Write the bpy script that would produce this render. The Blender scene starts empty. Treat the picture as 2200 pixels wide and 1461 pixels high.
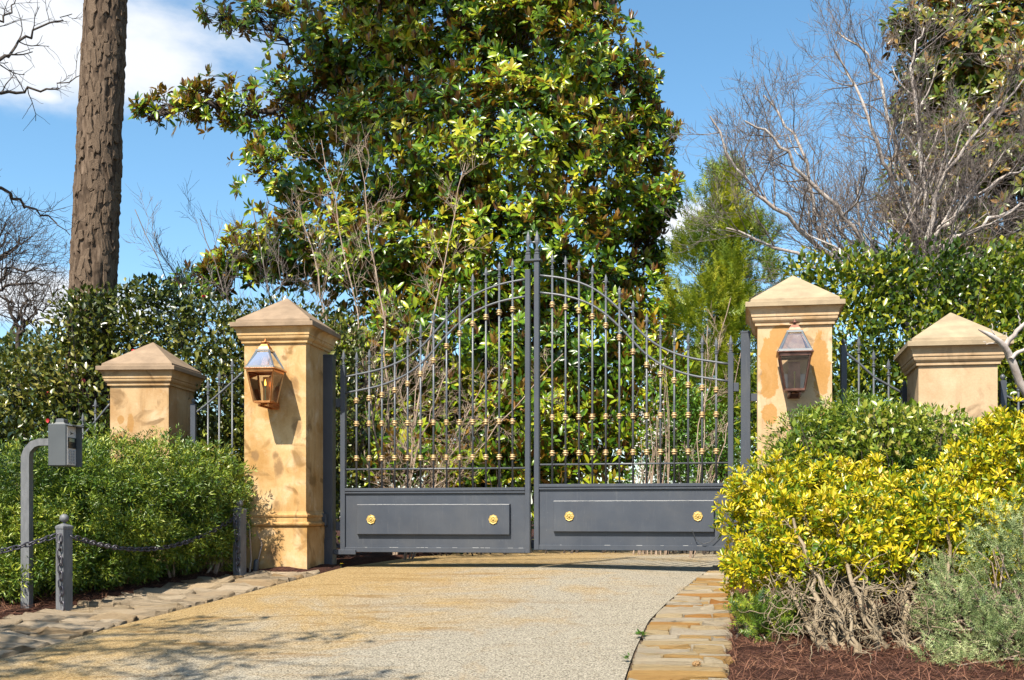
import bpy, math, random
import numpy as np
from mathutils import Vector, Matrix

# ------------------------------------------------------------------ camera, sky, sun, exposure
scene = bpy.context.scene
COL = scene.collection
EYE = 1.5
FPX, PPX, PPY = 2250.0, 1250.0, 1110.0           # focal length and principal point of the photograph (2200 x 1461)
cam_d = bpy.data.cameras.new('camera')
cam_d.sensor_width = 36.0
cam_d.lens = 36.0 * FPX / 2200.0
cam_d.shift_x = (1100.0 - PPX) / 2200.0
cam_d.shift_y = (PPY - 730.5) / 2200.0
cam_d.clip_start = 0.05
cam_d.clip_end = 2000.0
cam = bpy.data.objects.new('camera', cam_d)
COL.objects.link(cam)
cam.location = (0, 0, EYE)
cam.rotation_euler = (math.radians(90), 0, 0)
scene.camera = cam

SUN_EL = math.radians(50.0)
SUN_AZ = math.radians(24.0)                      # measured from straight behind the camera towards the left
to_sun = Vector((-math.sin(SUN_AZ) * math.cos(SUN_EL), -math.cos(SUN_AZ) * math.cos(SUN_EL), math.sin(SUN_EL)))

world = bpy.data.worlds.new('World')
scene.world = world
world.use_nodes = True
wn, wl = world.node_tree.nodes, world.node_tree.links
wn.clear()
wout = wn.new('ShaderNodeOutputWorld')
wbg = wn.new('ShaderNodeBackground')
wbg.inputs['Strength'].default_value = 0.062
sky = wn.new('ShaderNodeTexSky')
sky.sky_type = 'NISHITA'
sky.sun_disc = False
sky.sun_elevation = SUN_EL
sky.sun_rotation = math.atan2(to_sun.x, to_sun.y)
sky.air_density = 1.0
sky.dust_density = 0.6
sky.ozone_density = 3.0
hs = wn.new('ShaderNodeHueSaturation')
hs.inputs['Hue'].default_value = 0.488
hs.inputs['Saturation'].default_value = 1.12
hs.inputs['Value'].default_value = 1.55
wl.new(sky.outputs['Color'], hs.inputs['Color'])
# clouds: fluffy noise over the whole dome, thickened where the photograph shows its cloud
wtc = wn.new('ShaderNodeTexCoord')
wno = wn.new('ShaderNodeTexNoise')
wno.inputs['Scale'].default_value = 5.0
wno.inputs['Detail'].default_value = 9.0
wno.inputs['Roughness'].default_value = 0.55
wmap = wn.new('ShaderNodeMapping')
wmap.inputs['Scale'].default_value = (1.0, 1.0, 2.2)
wl.new(wtc.outputs['Generated'], wmap.inputs['Vector'])
wl.new(wmap.outputs['Vector'], wno.inputs['Vector'])
def wmath(op, a, b=None, c=None):
    n = wn.new('ShaderNodeMath'); n.operation = op
    for i, v in enumerate((a, b, c)):
        if v is None: continue
        if hasattr(v, 'links'): wl.new(v, n.inputs[i])
        else: n.inputs[i].default_value = v
    return n.outputs[0]
def wblob(px, py, sx, sy):
    d = Vector(((px - PPX) / FPX, 1.0, (PPY - py) / FPX)).normalized()
    sep = wn.new('ShaderNodeSeparateXYZ'); wl.new(wtc.outputs['Generated'], sep.inputs[0])
    dx = wmath('MULTIPLY', wmath('SUBTRACT', sep.outputs[0], d.x), 1.0 / sx)
    dz = wmath('MULTIPLY', wmath('SUBTRACT', sep.outputs[2], d.z), 1.0 / sy)
    r = wmath('SQRT', wmath('ADD', wmath('POWER', wmath('ABSOLUTE', dx), 2.0), wmath('POWER', wmath('ABSOLUTE', dz), 2.0)))
    back = wmath('GREATER_THAN', sep.outputs[1], 0.0)
    return wmath('MULTIPLY', wmath('SUBTRACT', 1.0, r), back)
blob = None
for a in ((120, 110, .16, .062), (300, 130, .085, .034), (20, 90, .16, .08), (95, 205, .03, .012), (1500, 480, .07, .02), (60, 640, .2, .03)):
    b = wblob(*a)
    blob = b if blob is None else wmath('MAXIMUM', blob, b)
blob = wmath('MULTIPLY', wmath('MAXIMUM', blob, -0.6), 0.42)
wr = wn.new('ShaderNodeMapRange')
wr.interpolation_type = 'SMOOTHSTEP'
wr.inputs['From Min'].default_value = 0.50
wr.inputs['From Max'].default_value = 0.80
wl.new(wmath('ADD', wno.outputs['Fac'], blob), wr.inputs['Value'])
wmix = wn.new('ShaderNodeMix'); wmix.data_type = 'RGBA'
wl.new(wmath('MULTIPLY', wr.outputs[0], 0.9), wmix.inputs['Factor'])
wl.new(hs.outputs['Color'], wmix.inputs['A'])
wmix.inputs['B'].default_value = (7.6, 7.7, 7.9, 1)
wl.new(wmix.outputs['Result'], wbg.inputs['Color'])
wl.new(wbg.outputs[0], wout.inputs['Surface'])

sun_d = bpy.data.lights.new('sun', 'SUN')
sun_d.energy = 5.0
sun_d.angle = math.radians(0.53)
sun_d.color = (1.0, 0.92, 0.79)
sun = bpy.data.objects.new('sun', sun_d)
COL.objects.link(sun)
sun.rotation_euler = to_sun.to_track_quat('Z', 'Y').to_euler()
sun.location = to_sun * 30

scene.view_settings.view_transform = 'Standard'
scene.view_settings.look = 'None'
scene.view_settings.gamma = 1.0
scene.view_settings.use_curve_mapping = False
scene.view_settings.exposure = 1.2
scene.render.engine = 'CYCLES'
scene.cycles.max_bounces = 8
scene.cycles.transparent_max_bounces = 16

# ------------------------------------------------------------------ helpers
rng = np.random.default_rng(7)
random.seed(7)

def P(px, py, d):
    """point of the place that lies at distance d in the direction of a pixel of the photograph"""
    return np.array(((px - PPX) / FPX * d, d, EYE + (PPY - py) / FPX * d))

def tag(o, label=None, cat=None, group=None, kind=None):
    if label: o['label'] = label
    if cat: o['category'] = cat
    if group: o['group'] = group
    if kind: o['kind'] = kind
    return o

def empty(name, loc, rz=0.0, **k):
    o = bpy.data.objects.new(name, None)
    COL.objects.link(o)
    o.location = loc
    o.rotation_euler = (0, 0, rz)
    o.empty_display_size = 0.2
    return tag(o, **k)

def link(name, me, parent=None, loc=(0, 0, 0), rz=0.0):
    o = bpy.data.objects.new(name, me)
    COL.objects.link(o)
    if parent is not None: o.parent = parent
    o.location = loc
    o.rotation_euler = (0, 0, rz)
    return o

class MB:
    """collects shapes and turns them into one mesh"""
    def __init__(s): s.v = []; s.f = []
    def add(s, vs, fs):
        n = len(s.v)
        s.v.extend([tuple(map(float, p)) for p in vs]); s.f.extend([tuple(i + n for i in f) for f in fs])
        return s
    def box(s, x0, x1, y0, y1, z0, z1, b=0.0):
        if b <= 0:
            vs = [(x, y, z) for z in (z0, z1) for y in (y0, y1) for x in (x0, x1)]
            return s.add(vs, [(0, 2, 3, 1), (4, 5, 7, 6), (0, 1, 5, 4), (2, 6, 7, 3), (0, 4, 6, 2), (1, 3, 7, 5)])
        # chamfered box
        vs = []; idx = {}
        X = (x0, x1); Y = (y0, y1); Z = (z0, z1); sg = (1, -1)
        for i in (0, 1):
            for j in (0, 1):
                for k in (0, 1):
                    idx[i, j, k, 0] = len(vs); vs.append((X[i], Y[j] + sg[j] * b, Z[k] + sg[k] * b))
                    idx[i, j, k, 1] = len(vs); vs.append((X[i] + sg[i] * b, Y[j], Z[k] + sg[k] * b))
                    idx[i, j, k, 2] = len(vs); vs.append((X[i] + sg[i] * b, Y[j] + sg[j] * b, Z[k]))
        fs = []
        for i in (0, 1):
            q = [idx[i, 0, 0, 0], idx[i, 1, 0, 0], idx[i, 1, 1, 0], idx[i, 0, 1, 0]]; fs.append(q if i else q[::-1])
            q = [idx[0, i, 0, 1], idx[1, i, 0, 1], idx[1, i, 1, 1], idx[0, i, 1, 1]]; fs.append(q[::-1] if i else q)
            q = [idx[0, 0, i, 2], idx[1, 0, i, 2], idx[1, 1, i, 2], idx[0, 1, i, 2]]; fs.append(q if i else q[::-1])
        for j in (0, 1):
            for k in (0, 1):
                fs.append([idx[0, j, k, 1], idx[1, j, k, 1], idx[1, j, k, 2], idx[0, j, k, 2]])
                fs.append([idx[j, 0, k, 0], idx[j, 1, k, 0], idx[j, 1, k, 2], idx[j, 0, k, 2]])
                fs.append([idx[j, k, 0, 0], idx[j, k, 1, 0], idx[j, k, 1, 1], idx[j, k, 0, 1]])
        for i in (0, 1):
            for j in (0, 1):
                for k in (0, 1): fs.append([idx[i, j, k, 0], idx[i, j, k, 1], idx[i, j, k, 2]])
        return s.add(vs, fs)
    def loft(s, rings, closed=True, cap0=True, cap1=True):
        n = len(rings[0]); vs = [p for r in rings for p in r]; fs = []
        for a in range(len(rings) - 1):
            for i in range(n if closed else n - 1):
                j = (i + 1) % n
                fs.append((a * n + i, a * n + j, (a + 1) * n + j, (a + 1) * n + i))
        if cap0: fs.append(tuple(range(n))[::-1])
        if cap1: fs.append(tuple(range((len(rings) - 1) * n, len(rings) * n)))
        return s.add(vs, fs)
    def lathe(s, prof, c=(0, 0, 0), k=10):
        return s.loft([[(c[0] + r * math.cos(2 * math.pi * i / k), c[1] + r * math.sin(2 * math.pi * i / k), c[2] + z) for i in range(k)] for r, z in prof])
    def square(s, prof, c=(0, 0)):
        return s.loft([[(c[0] - h, c[1] - h, z), (c[0] + h, c[1] - h, z), (c[0] + h, c[1] + h, z), (c[0] - h, c[1] + h, z)] for h, z in prof])
    def tube(s, pts, rad, k=6, caps=True):
        v, f = tube_arrays(np.asarray(pts, float), rad, k)
        s.add(v, [tuple(q) for q in f])
        if caps:
            n = len(s.v) - len(v)
            s.f.append(tuple(range(n, n + k))[::-1]); s.f.append(tuple(range(n + len(v) - k, n + len(v))))
        return s
    def mesh(s, name, mat, smooth=False):
        me = bpy.data.meshes.new(name)
        me.from_pydata(s.v, [], s.f)
        import bmesh
        bm = bmesh.new(); bm.from_mesh(me); bmesh.ops.recalc_face_normals(bm, faces=bm.faces); bm.to_mesh(me); bm.free()
        if mat: me.materials.append(mat)
        if smooth: me.shade_smooth()
        return me
    def build(s, name, mat, parent=None, loc=(0, 0, 0), rz=0.0, smooth=False):
        return link(name, s.mesh(name, mat, smooth), parent, loc, rz)

def tube_arrays(pts, rad, k):
    n = len(pts)
    rad = np.broadcast_to(np.asarray(rad, float), (n,))
    t = np.empty_like(pts)
    t[1:-1] = pts[2:] - pts[:-2]; t[0] = pts[1] - pts[0]; t[-1] = pts[-1] - pts[-2]
    t /= np.linalg.norm(t, axis=1, keepdims=True) + 1e-12
    m = t.mean(0)
    ref = np.eye(3)[np.argmin(np.abs(m))]
    a = np.cross(t, ref); a /= np.linalg.norm(a, axis=1, keepdims=True) + 1e-12
    b = np.cross(t, a)
    ang = np.arange(k) * 2 * math.pi / k
    v = pts[:, None] + rad[:, None, None] * (a[:, None] * np.cos(ang)[None, :, None] + b[:, None] * np.sin(ang)[None, :, None])
    i = np.arange(k); j = (i + 1) % k
    base = (np.arange(n - 1) * k)[:, None]
    f = np.stack([base + i, base + j, base + k + j, base + k + i], -1).reshape(-1, 4)
    return v.reshape(-1, 3), f

def np_mesh(name, v, f, mat, rnd=None, smooth=False):
    """mesh from arrays: v (n,3), f (m,k) all faces with k corners"""
    me = bpy.data.meshes.new(name)
    m, k = f.shape
    me.vertices.add(len(v)); me.loops.add(m * k); me.polygons.add(m)
    me.vertices.foreach_set('co', np.ascontiguousarray(v, np.float32).ravel())
    me.loops.foreach_set('vertex_index', np.ascontiguousarray(f, np.int32).ravel())
    me.polygons.foreach_set('loop_start', np.arange(0, m * k, k, dtype=np.int32))
    if smooth: me.polygons.foreach_set('use_smooth', np.ones(m, bool))
    me.update(calc_edges=True)
    if rnd is not None:
        at = me.attributes.new('rnd', 'FLOAT', 'POINT')
        at.data.foreach_set('value', np.ascontiguousarray(rnd, np.float32))
    me.materials.append(mat)
    return me

def branches_mesh(name, lines, mat, k=5, thin=0.008):
    V, F, n = [], [], 0
    for pts, rad in lines:
        pts = np.asarray(pts, float)
        kk = k if np.max(rad) > thin else 3
        v, f = tube_arrays(pts, rad, kk)
        V.append(v); F.append(f + n); n += len(v)
    return np_mesh(name, np.concatenate(V), np.concatenate(F), mat, smooth=True)

def unit(a): return a / (np.linalg.norm(a, axis=-1, keepdims=True) + 1e-12)

def scatter_mesh(name, T, F, pos, xd, zd, scale, mat, rnd=None, smooth=False):
    """copies of a leaf template T (x = along the leaf, y = across, z = face normal) as one mesh"""
    T = np.asarray(T, float); F = np.asarray(F, int)
    n = len(pos)
    x = unit(xd); y = unit(np.cross(zd, x)); z = np.cross(x, y)
    sc = np.broadcast_to(np.asarray(scale, float).reshape(-1, 1, 1) if np.ndim(scale) else np.full((1, 1, 1), scale), (n, 1, 1))
    v = pos[:, None] + sc * (T[None, :, 0, None] * x[:, None] + T[None, :, 1, None] * y[:, None] + T[None, :, 2, None] * z[:, None])
    f = (np.arange(n) * len(T))[:, None, None] + F[None]
    if rnd is None: rnd = rng.random(n)
    return np_mesh(name, v.reshape(-1, 3), f.reshape(-1, F.shape[1]), mat, np.repeat(rnd, len(T)), smooth)

# leaf templates ------------------------------------------------------------
BROAD = ([(0, 0, 0), (.3, .17, .05), (.3, -.17, .05), (.32, 0, 0), (.72, .15, .01), (.72, -.15, .01), (.72, 0, -.04), (1, 0, -.13)],
         [(0, 3, 1), (0, 2, 3), (1, 3, 6), (1, 6, 4), (2, 5, 6), (2, 6, 3), (4, 6, 7), (5, 7, 6)])
WIDE = ([(0, 0, 0), (.42, .27, .08), (.42, -.27, .08), (.45, 0, -.02), (1, 0, -.12)],
        [(0, 3, 1), (0, 2, 3), (1, 3, 4), (2, 4, 3)])
SLIM = ([(0, 0, 0), (.5, .12, .04), (.5, -.12, .04), (.5, 0, -.02), (1, 0, -.05)],
        [(0, 3, 1), (0, 2, 3), (1, 3, 4), (2, 4, 3)])
def sprig(n, w, l, rise=.12, spread=1.0, two=True):
    V, F = [], []
    def tri(a, b, c):
        i = len(V); V.extend([a, b, c]); F.append((i, i + 1, i + 2))
    tri((0, .012, 0), (0, -.012, 0), (1, 0, 0))
    for i in range(n):
        t = .08 + .9 * i / n
        ll = l * (1 - .45 * t)
        for s in (-1, 1):
            z = rise * ((i * 7 % 5) / 2.5 - .8)
            dx = ll * (.55 + .25 * ((i * 3 % 4) / 3))
            tri((t - w, 0, 0), (t + w, 0, 0), (t + dx, s * ll * spread, z))
    return V, F
YEW = sprig(8, .042, .34, .16, .8)
TUFT = sprig(7, .045, .36, .28, .75)
LAUREL = ([(0, 0, 0), (.4, .17, .05), (.4, -.17, .05), (.8, .13, .03), (.8, -.13, .03), (.6, 0, -.02), (1, 0, -.04)],
          [(0, 5, 1), (0, 2, 5), (1, 5, 3), (2, 4, 5), (3, 5, 6), (4, 6, 5)])

def sphere_dirs(n):
    return unit(rng.normal(size=(n, 3)))

def sinnoise(p, s, seed=0):
    r = np.random.default_rng(seed)
    out = np.zeros(len(p))
    for _ in range(7):
        k = r.normal(size=3) * s
        out += np.sin(p @ k + r.random() * 6.28)
    return out / 7 ** .5

def lobes_points(lobes, dens, shell=.62, seed=0, gap=None, gscale=2.0, zmin=None):
    """points through the outer part of ellipsoid lobes; returns points, outward directions"""
    A, B = [], []
    for c, r in lobes:
        c = np.asarray(c, float); r = np.asarray(r, float)
        area = 4 * math.pi * ((r[0] * r[1]) ** 1.6 / 3 + (r[0] * r[2]) ** 1.6 / 3 + (r[1] * r[2]) ** 1.6 / 3) ** (1 / 1.6)
        n = max(4, int(area * dens))
        d = sphere_dirs(n)
        rad = 1 - (1 - shell) * rng.random(n) ** 1.5
        rad *= 1 + .13 * sinnoise(d * 2 + c, 2.2, seed)
        A.append(c + d * r * rad[:, None]); B.append(unit(d / r))
    A = np.concatenate(A); B = np.concatenate(B)
    if gap is not None:
        keep = sinnoise(A, gscale, seed + 5) > gap
        A, B = A[keep], B[keep]
    if zmin is not None:
        keep = A[:, 2] > zmin
        A, B = A[keep], B[keep]
    return A, B

def rosettes(p, ax, n, lo, hi):
    """n leaf directions round each axis: positions, leaf dirs, leaf normals"""
    N = len(p)
    ax = unit(ax)
    ref = unit(rng.normal(size=(N, 3)))
    e1 = unit(np.cross(ax, ref)); e2 = np.cross(ax, e1)
    ph = (np.arange(n)[None] * 2.4 + rng.random((N, 1)) * 6.28 + rng.normal(size=(N, n)) * .2)
    al = np.radians(lo + (hi - lo) * rng.random((N, n)))
    d = np.cos(al)[..., None] * ax[:, None] + np.sin(al)[..., None] * (np.cos(ph)[..., None] * e1[:, None] + np.sin(ph)[..., None] * e2[:, None])
    nz = ax[:, None] + .25 * rng.normal(size=(N, n, 3))
    pos = np.repeat(p[:, None], n, 1) + .02 * d
    return pos.reshape(-1, 3), d.reshape(-1, 3), nz.reshape(-1, 3)

def grow(out, p, d, L, r, lvl, par, r_=random):
    """recursive bare branch: list of (points, radii)"""
    nseg = par.get('seg', 5)
    pts = [np.array(p, float)]; d = np.array(d, float); d /= np.linalg.norm(d)
    for i in range(nseg):
        w = np.array([r_.gauss(0, 1), r_.gauss(0, 1), r_.gauss(0, 1)]) * par.get('wander', .16)
        d = d + w + np.array((0, 0, par.get('up', .06)))
        d /= np.linalg.norm(d)
        pts.append(pts[-1] + d * L / nseg)
    end = r * par.get('taper', .45)
    rad = np.linspace(r, end, nseg + 1)
    out.append((np.array(pts), rad))
    if lvl <= 0: return
    nch = par['n'][-lvl] if isinstance(par['n'], (list, tuple)) else par['n']
    for c in range(nch):
        t = .25 + .75 * (c + r_.random()) / nch
        i = min(nseg - 1, int(t * nseg)); f = t * nseg - i
        q = pts[i] * (1 - f) + pts[i + 1] * f
        dd = pts[i + 1] - pts[i]; dd = dd / np.linalg.norm(dd)
        s = np.array([r_.gauss(0, 1), r_.gauss(0, 1), r_.gauss(0, 1)]); s -= s.dot(dd) * dd; s /= np.linalg.norm(s)
        a = math.radians(r_.uniform(*par.get('ang', (25, 60))))
        nd = dd * math.cos(a) + s * math.sin(a)
        rr = max(par.get('rmin', .002), (r * (1 - t) + end * t) * r_.uniform(.45, .7))
        grow(out, q, nd, L * r_.uniform(*par.get('len', (.45, .75))), rr, lvl - 1, par, r_)

def limb(out, pts, r0, r1, n=14, jit=.04, par=None, lvl=2, kids=10, L=1.0, r_=random, fat=1.0):
    """hand-laid limb through points (smoothed), with grown side branches"""
    pts = np.asarray(pts, float)
    s = np.linspace(0, len(pts) - 1, n)
    c = np.array([np.interp(s, np.arange(len(pts)), pts[:, k]) for k in range(3)]).T
    c2 = c.copy(); c2[1:-1] = (c[:-2] + 2 * c[1:-1] + c[2:]) / 4
    c2[1:-1] += np.random.default_rng(int(abs(pts.sum()) * 1000) % 99991).normal(size=(n - 2, 3)) * jit
    rad = np.linspace(r0, r1, n)
    out.append((c2, rad))
    if par:
        for k in range(kids):
            t = .18 + .82 * (k + r_.random()) / kids
            i = min(n - 2, int(t * (n - 1)))
            dd = c2[i + 1] - c2[i]; dd = dd / np.linalg.norm(dd)
            sd = np.array([r_.gauss(0, 1), r_.gauss(0, 1), r_.gauss(0, 1) + .35]); sd -= sd.dot(dd) * dd; sd /= np.linalg.norm(sd)
            a = math.radians(r_.uniform(25, 65))
            grow(out, c2[i], dd * math.cos(a) + sd * math.sin(a), L * r_.uniform(.6, 1.1) * (1.15 - .5 * t), max(.003, rad[i] * r_.uniform(.35, .6) * fat), lvl, par, r_)
    return c2

# ------------------------------------------------------------------ materials
ALB = .72                                     # the colours below are read off the bright photograph; this brings them to real reflectances
class N:
    """small node-graph helper"""
    def __init__(s, name):
        s.m = bpy.data.materials.new(name); s.m.use_nodes = True
        s.nt = s.m.node_tree; s.n = s.nt.nodes; s.l = s.nt.links
        s.b = s.n['Principled BSDF']; s.out = s.n['Material Output']
        s.tc = s.n.new('ShaderNodeTexCoord')
    def put(s, sock, v):
        if hasattr(v, 'links'): s.l.new(v, sock)
        else:
            if isinstance(v, tuple) and len(v) == 3: v = v + (1,)
            sock.default_value = v
    def noise(s, scale, detail=4, rough=.55, co='Object', dist=0.0, vec=None, stretch=None):
        n = s.n.new('ShaderNodeTexNoise')
        n.inputs['Scale'].default_value = scale; n.inputs['Detail'].default_value = detail
        n.inputs['Roughness'].default_value = rough; n.inputs['Distortion'].default_value = dist
        v = vec or s.tc.outputs[co]
        if stretch:
            mp = s.n.new('ShaderNodeMapping'); mp.inputs['Scale'].default_value = stretch
            s.l.new(v, mp.inputs['Vector']); v = mp.outputs[0]
        s.l.new(v, n.inputs['Vector'])
        return n.outputs['Fac']
    def ramp(s, fac, *stops, interp='LINEAR'):
        r = s.n.new('ShaderNodeValToRGB'); e = r.color_ramp.elements
        r.color_ramp.interpolation = interp
        while len(e) > len(stops): e.remove(e[-1])
        while len(e) < len(stops): e.new(.5)
        for q, (p, c) in zip(e, stops):
            q.position = p
            q.color = (c, c, c, 1) if isinstance(c, (int, float)) else tuple(c) + (1,)
        s.l.new(fac, r.inputs[0])
        return r.outputs['Color']
    def mix(s, fac, a, b, mode='MIX'):
        m = s.n.new('ShaderNodeMix'); m.data_type = 'RGBA'; m.blend_type = mode
        s.put(m.inputs['Factor'], fac); s.put(m.inputs['A'], a); s.put(m.inputs['B'], b)
        return m.outputs['Result']
    def math(s, op, a, b=0.0):
        m = s.n.new('ShaderNodeMath'); m.operation = op
        s.put(m.inputs[0], a); s.put(m.inputs[1], b)
        return m.outputs[0]
    def attr(s, name):
        a = s.n.new('ShaderNodeAttribute'); a.attribute_name = name
        return a.outputs['Fac']
    def rand(s):
        return s.n.new('ShaderNodeObjectInfo').outputs['Random']
    def bump(s, h, strength=.3, dist=.01):
        b = s.n.new('ShaderNodeBump'); b.inputs['Strength'].default_value = strength; b.inputs['Distance'].default_value = dist
        s.l.new(h, b.inputs['Height']); s.l.new(b.outputs[0], s.b.inputs['Normal'])
    def set(s, **k):
        if 'color' in k: k['color'] = s.mix(1.0, k['color'], (ALB, ALB, ALB), 'MULTIPLY')
        for a, v in k.items():
            s.put(s.b.inputs[{'color': 'Base Color', 'rough': 'Roughness', 'metal': 'Metallic', 'spec': 'Specular IOR Level', 'coat': 'Coat Weight'}[a]], v)
        return s

def leaf_mat(name, stops, rough=.38, trans=.22, spec=.5, under=None, twist=.35):
    """leaf: colour varies from leaf to leaf, light shines partly through it"""
    g = N(name)
    f = g.attr('rnd')
    nz = g.noise(1.3, 2)
    f2 = g.math('ADD', g.math('MULTIPLY', f, 1 - twist), g.math('MULTIPLY', nz, twist))
    c = g.ramp(f2, *stops)
    if under:
        geo = g.n.new('ShaderNodeNewGeometry')
        c = g.mix(geo.outputs['Backfacing'], c, under)
    g.set(color=c, rough=rough, spec=spec)
    tr = g.n.new('ShaderNodeBsdfTranslucent')
    tc = g.mix(1.0, c, (1.5 * ALB, 1.6 * ALB, .7 * ALB), 'MULTIPLY')
    g.l.new(tc, tr.inputs['Color'])
    mx = g.n.new('ShaderNodeMixShader'); mx.inputs[0].default_value = trans
    g.l.new(g.b.outputs[0], mx.inputs[1]); g.l.new(tr.outputs[0], mx.inputs[2])
    g.l.new(mx.outputs[0], g.out.inputs['Surface'])
    return g.m

M = {}
def stucco(name, gold, pale, worn, seed, hard=.0, stains=(), stain=(.3, .15, .05), edge=.12):
    g = N(name)
    mp = g.n.new('ShaderNodeMapping'); mp.inputs['Location'].default_value = (seed, seed * 2.3, seed * .7)
    g.l.new(g.tc.outputs['Object'], mp.inputs['Vector'])
    a = g.noise(2.2, 5, .6, vec=mp.outputs[0], dist=.6)
    b = g.noise(5.5, 6, .62, vec=mp.outputs[0], dist=.35)
    v = g.noise(1.6, 5, .6, vec=mp.outputs[0], stretch=(3.0, 3.0, .55))
    c = g.mix(g.ramp(a, (.36, 0), (.62, 1)), gold, pale)
    c = g.mix(g.math('MULTIPLY', g.ramp(v, (.48, 0), (.66, 1)), .55), c, pale)
    c = g.mix(g.math('MULTIPLY', g.ramp(g.noise(2.6, 5, .55, vec=mp.outputs[0], dist=.8) if hard else b, (.53, 0), (.545 if hard else .70, .9), (.75, 1)), .85 if hard else .5), c, worn)
    spots = g.noise(3.4, 3, .5, vec=mp.outputs[0], dist=1.0)
    c = g.mix(g.math('MULTIPLY', g.ramp(spots, (.58, 0), (.68, 1)), .75), c, tuple(q * .5 for q in gold))
    drip = g.noise(2.4, 6, .7, vec=mp.outputs[0], stretch=(4.0, 4.0, .35))
    c = g.mix(g.math('MULTIPLY', g.ramp(drip, (.55, 0), (.70, 1)), .45), c, tuple(q * .6 for q in gold))
    if stains:                                           # damp patches and patched render, each where the photograph shows it
        sx = g.n.new('ShaderNodeSeparateXYZ'); g.l.new(g.tc.outputs['Object'], sx.inputs[0])
        wob = g.math('MULTIPLY', g.math('SUBTRACT', g.noise(7, 6, .65, dist=.5), .5), 2.2)
        best = None
        for x, z, rx, rz in stains:
            dx = g.math('DIVIDE', g.math('SUBTRACT', sx.outputs[0], x), rx); dz = g.math('DIVIDE', g.math('SUBTRACT', sx.outputs[2], z), rz)
            q = g.math('SUBTRACT', 1.0, g.math('ADD', g.math('MULTIPLY', dx, dx), g.math('MULTIPLY', dz, dz)))
            best = q if best is None else g.math('MAXIMUM', best, q)
        m_ = g.ramp(g.math('ADD', g.math('MULTIPLY', best, .5), g.math('MULTIPLY', wob, .5)), (.12, 0), (.12 + edge, 1))
        c = g.mix(g.math('MULTIPLY', m_, .8), c, stain)
    fine = g.noise(60, 4, .7)
    c = g.mix(.5, c, g.ramp(fine, (.3, (.82, .82, .82)), (.7, (1.1, 1.1, 1.1))), 'MULTIPLY')
    g.set(color=c, rough=.85, spec=.25)
    g.bump(g.math('ADD', g.math('MULTIPLY', fine, .4), b), .35, .008)
    return g.m
M['stucco_gold'] = stucco('stucco_gold', (.47, .26, .085), (.64, .43, .205), (.78, .63, .43), 1.7, stains=((.04, 1.09, .07, .14), (.0, 1.22, .05, .06), (.02, .70, .06, .09), (-.22, 1.22, .06, .08), (.24, 1.5, .08, .16), (.2, 1.95, .08, .14), (-.02, .2, .09, .18)), stain=(.26, .15, .065), edge=.3)
M['stucco_tan'] = stucco('stucco_tan', (.43, .25, .105), (.58, .395, .21), (.72, .575, .39), 9.1, stains=((-.24, 1.42, .09, .11), (-.10, 1.62, .05, .12), (-.22, 1.66, .05, .06), (.15, 1.4, .04, .1)), stain=(.42, .215, .06), edge=.15)
M['stucco_pale'] = stucco('stucco_pale', (.52, .32, .15), (.64, .455, .275), (.66, .49, .31), 4.2, 1, stains=((-.235, 2.05, .10, .36), (.235, 2.08, .10, .36), (-.12, 2.36, .14, .12), (-.24, 1.62, .09, .12), (.22, 1.62, .09, .10)), stain=(.47, .235, .055), edge=.06)
M['stucco_blush'] = stucco('stucco_blush', (.50, .335, .19), (.62, .455, .285), (.66, .51, .34), 6.3, stains=((.16, 1.42, .15, .06), (.26, 1.5, .05, .16), (.26, 1.1, .04, .16)), stain=(.33, .205, .095), edge=.2)
def capstone(name, col, seed):
    g = N(name)
    a = g.noise(2.5 + seed * .1, 6, .6, dist=.5)
    s = g.noise(4, 5, .6, stretch=(1.5, 1.5, 3))
    c = g.ramp(a, (.3, tuple(q * .72 for q in col)), (.7, col))
    c = g.mix(.4, c, g.ramp(s, (.35, (.6, .57, .54)), (.6, (1.08, 1.06, 1.0))), 'MULTIPLY')
    f = g.noise(70, 3, .7)
    g.set(color=c, rough=.88, spec=.2)
    g.bump(f, .25, .006)
    return g.m
M['cap_brown'] = capstone('cap_brown', (.37, .27, .185), 1)
M['cap_pale'] = capstone('cap_pale', (.47, .37, .245), 3)

g = N('grey_iron')
a = g.noise(3, 5, .6)
st = g.noise(9, 4, .7, stretch=(4, 4, .35))
c = g.ramp(a, (.3, (.046, .055, .074)), (.7, (.066, .076, .096)))
c = g.mix(g.math('MULTIPLY', g.ramp(st, (.58, 0), (.70, 1)), .22), c, (.16, .165, .17))
dust = g.noise(1.1, 6, .7, dist=.5)
c = g.mix(g.math('MULTIPLY', g.ramp(dust, (.45, 0), (.7, 1)), .28), c, (.13, .125, .115))
c = g.mix(g.ramp(g.noise(75, 3, .6), (.70, 0), (.74, .5)), c, (.26, .26, .26))
g.set(color=c, rough=.42, spec=.45); g.bump(g.noise(90, 2), .08, .002)
M['iron'] = g.m
g = N('grey_iron_bars'); g.set(color=g.ramp(g.noise(6, 4), (.3, (.075, .085, .10)), (.7, (.125, .135, .15))), rough=.4, spec=.5); M['bars'] = g.m
g = N('weathered_grey_paint')
a = g.noise(14, 6, .65, stretch=(2, 2, .5))
g.set(color=g.ramp(a, (.3, (.10, .105, .11)), (.62, (.17, .175, .185)), (.75, (.24, .245, .25))), rough=.6); g.bump(a, .2, .004)
M['post_paint'] = g.m
g = N('black_chain'); g.set(color=g.ramp(g.noise(30, 3), (.35, (.05, .048, .06)), (.7, (.14, .13, .155))), rough=.45, metal=.35); M['chain'] = g.m
g = N('gilt_collar'); g.set(color=g.ramp(g.noise(40, 3), (.3, (.42, .25, .10)), (.7, (.78, .58, .30))), rough=.45, metal=.3); M['collar'] = g.m
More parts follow.
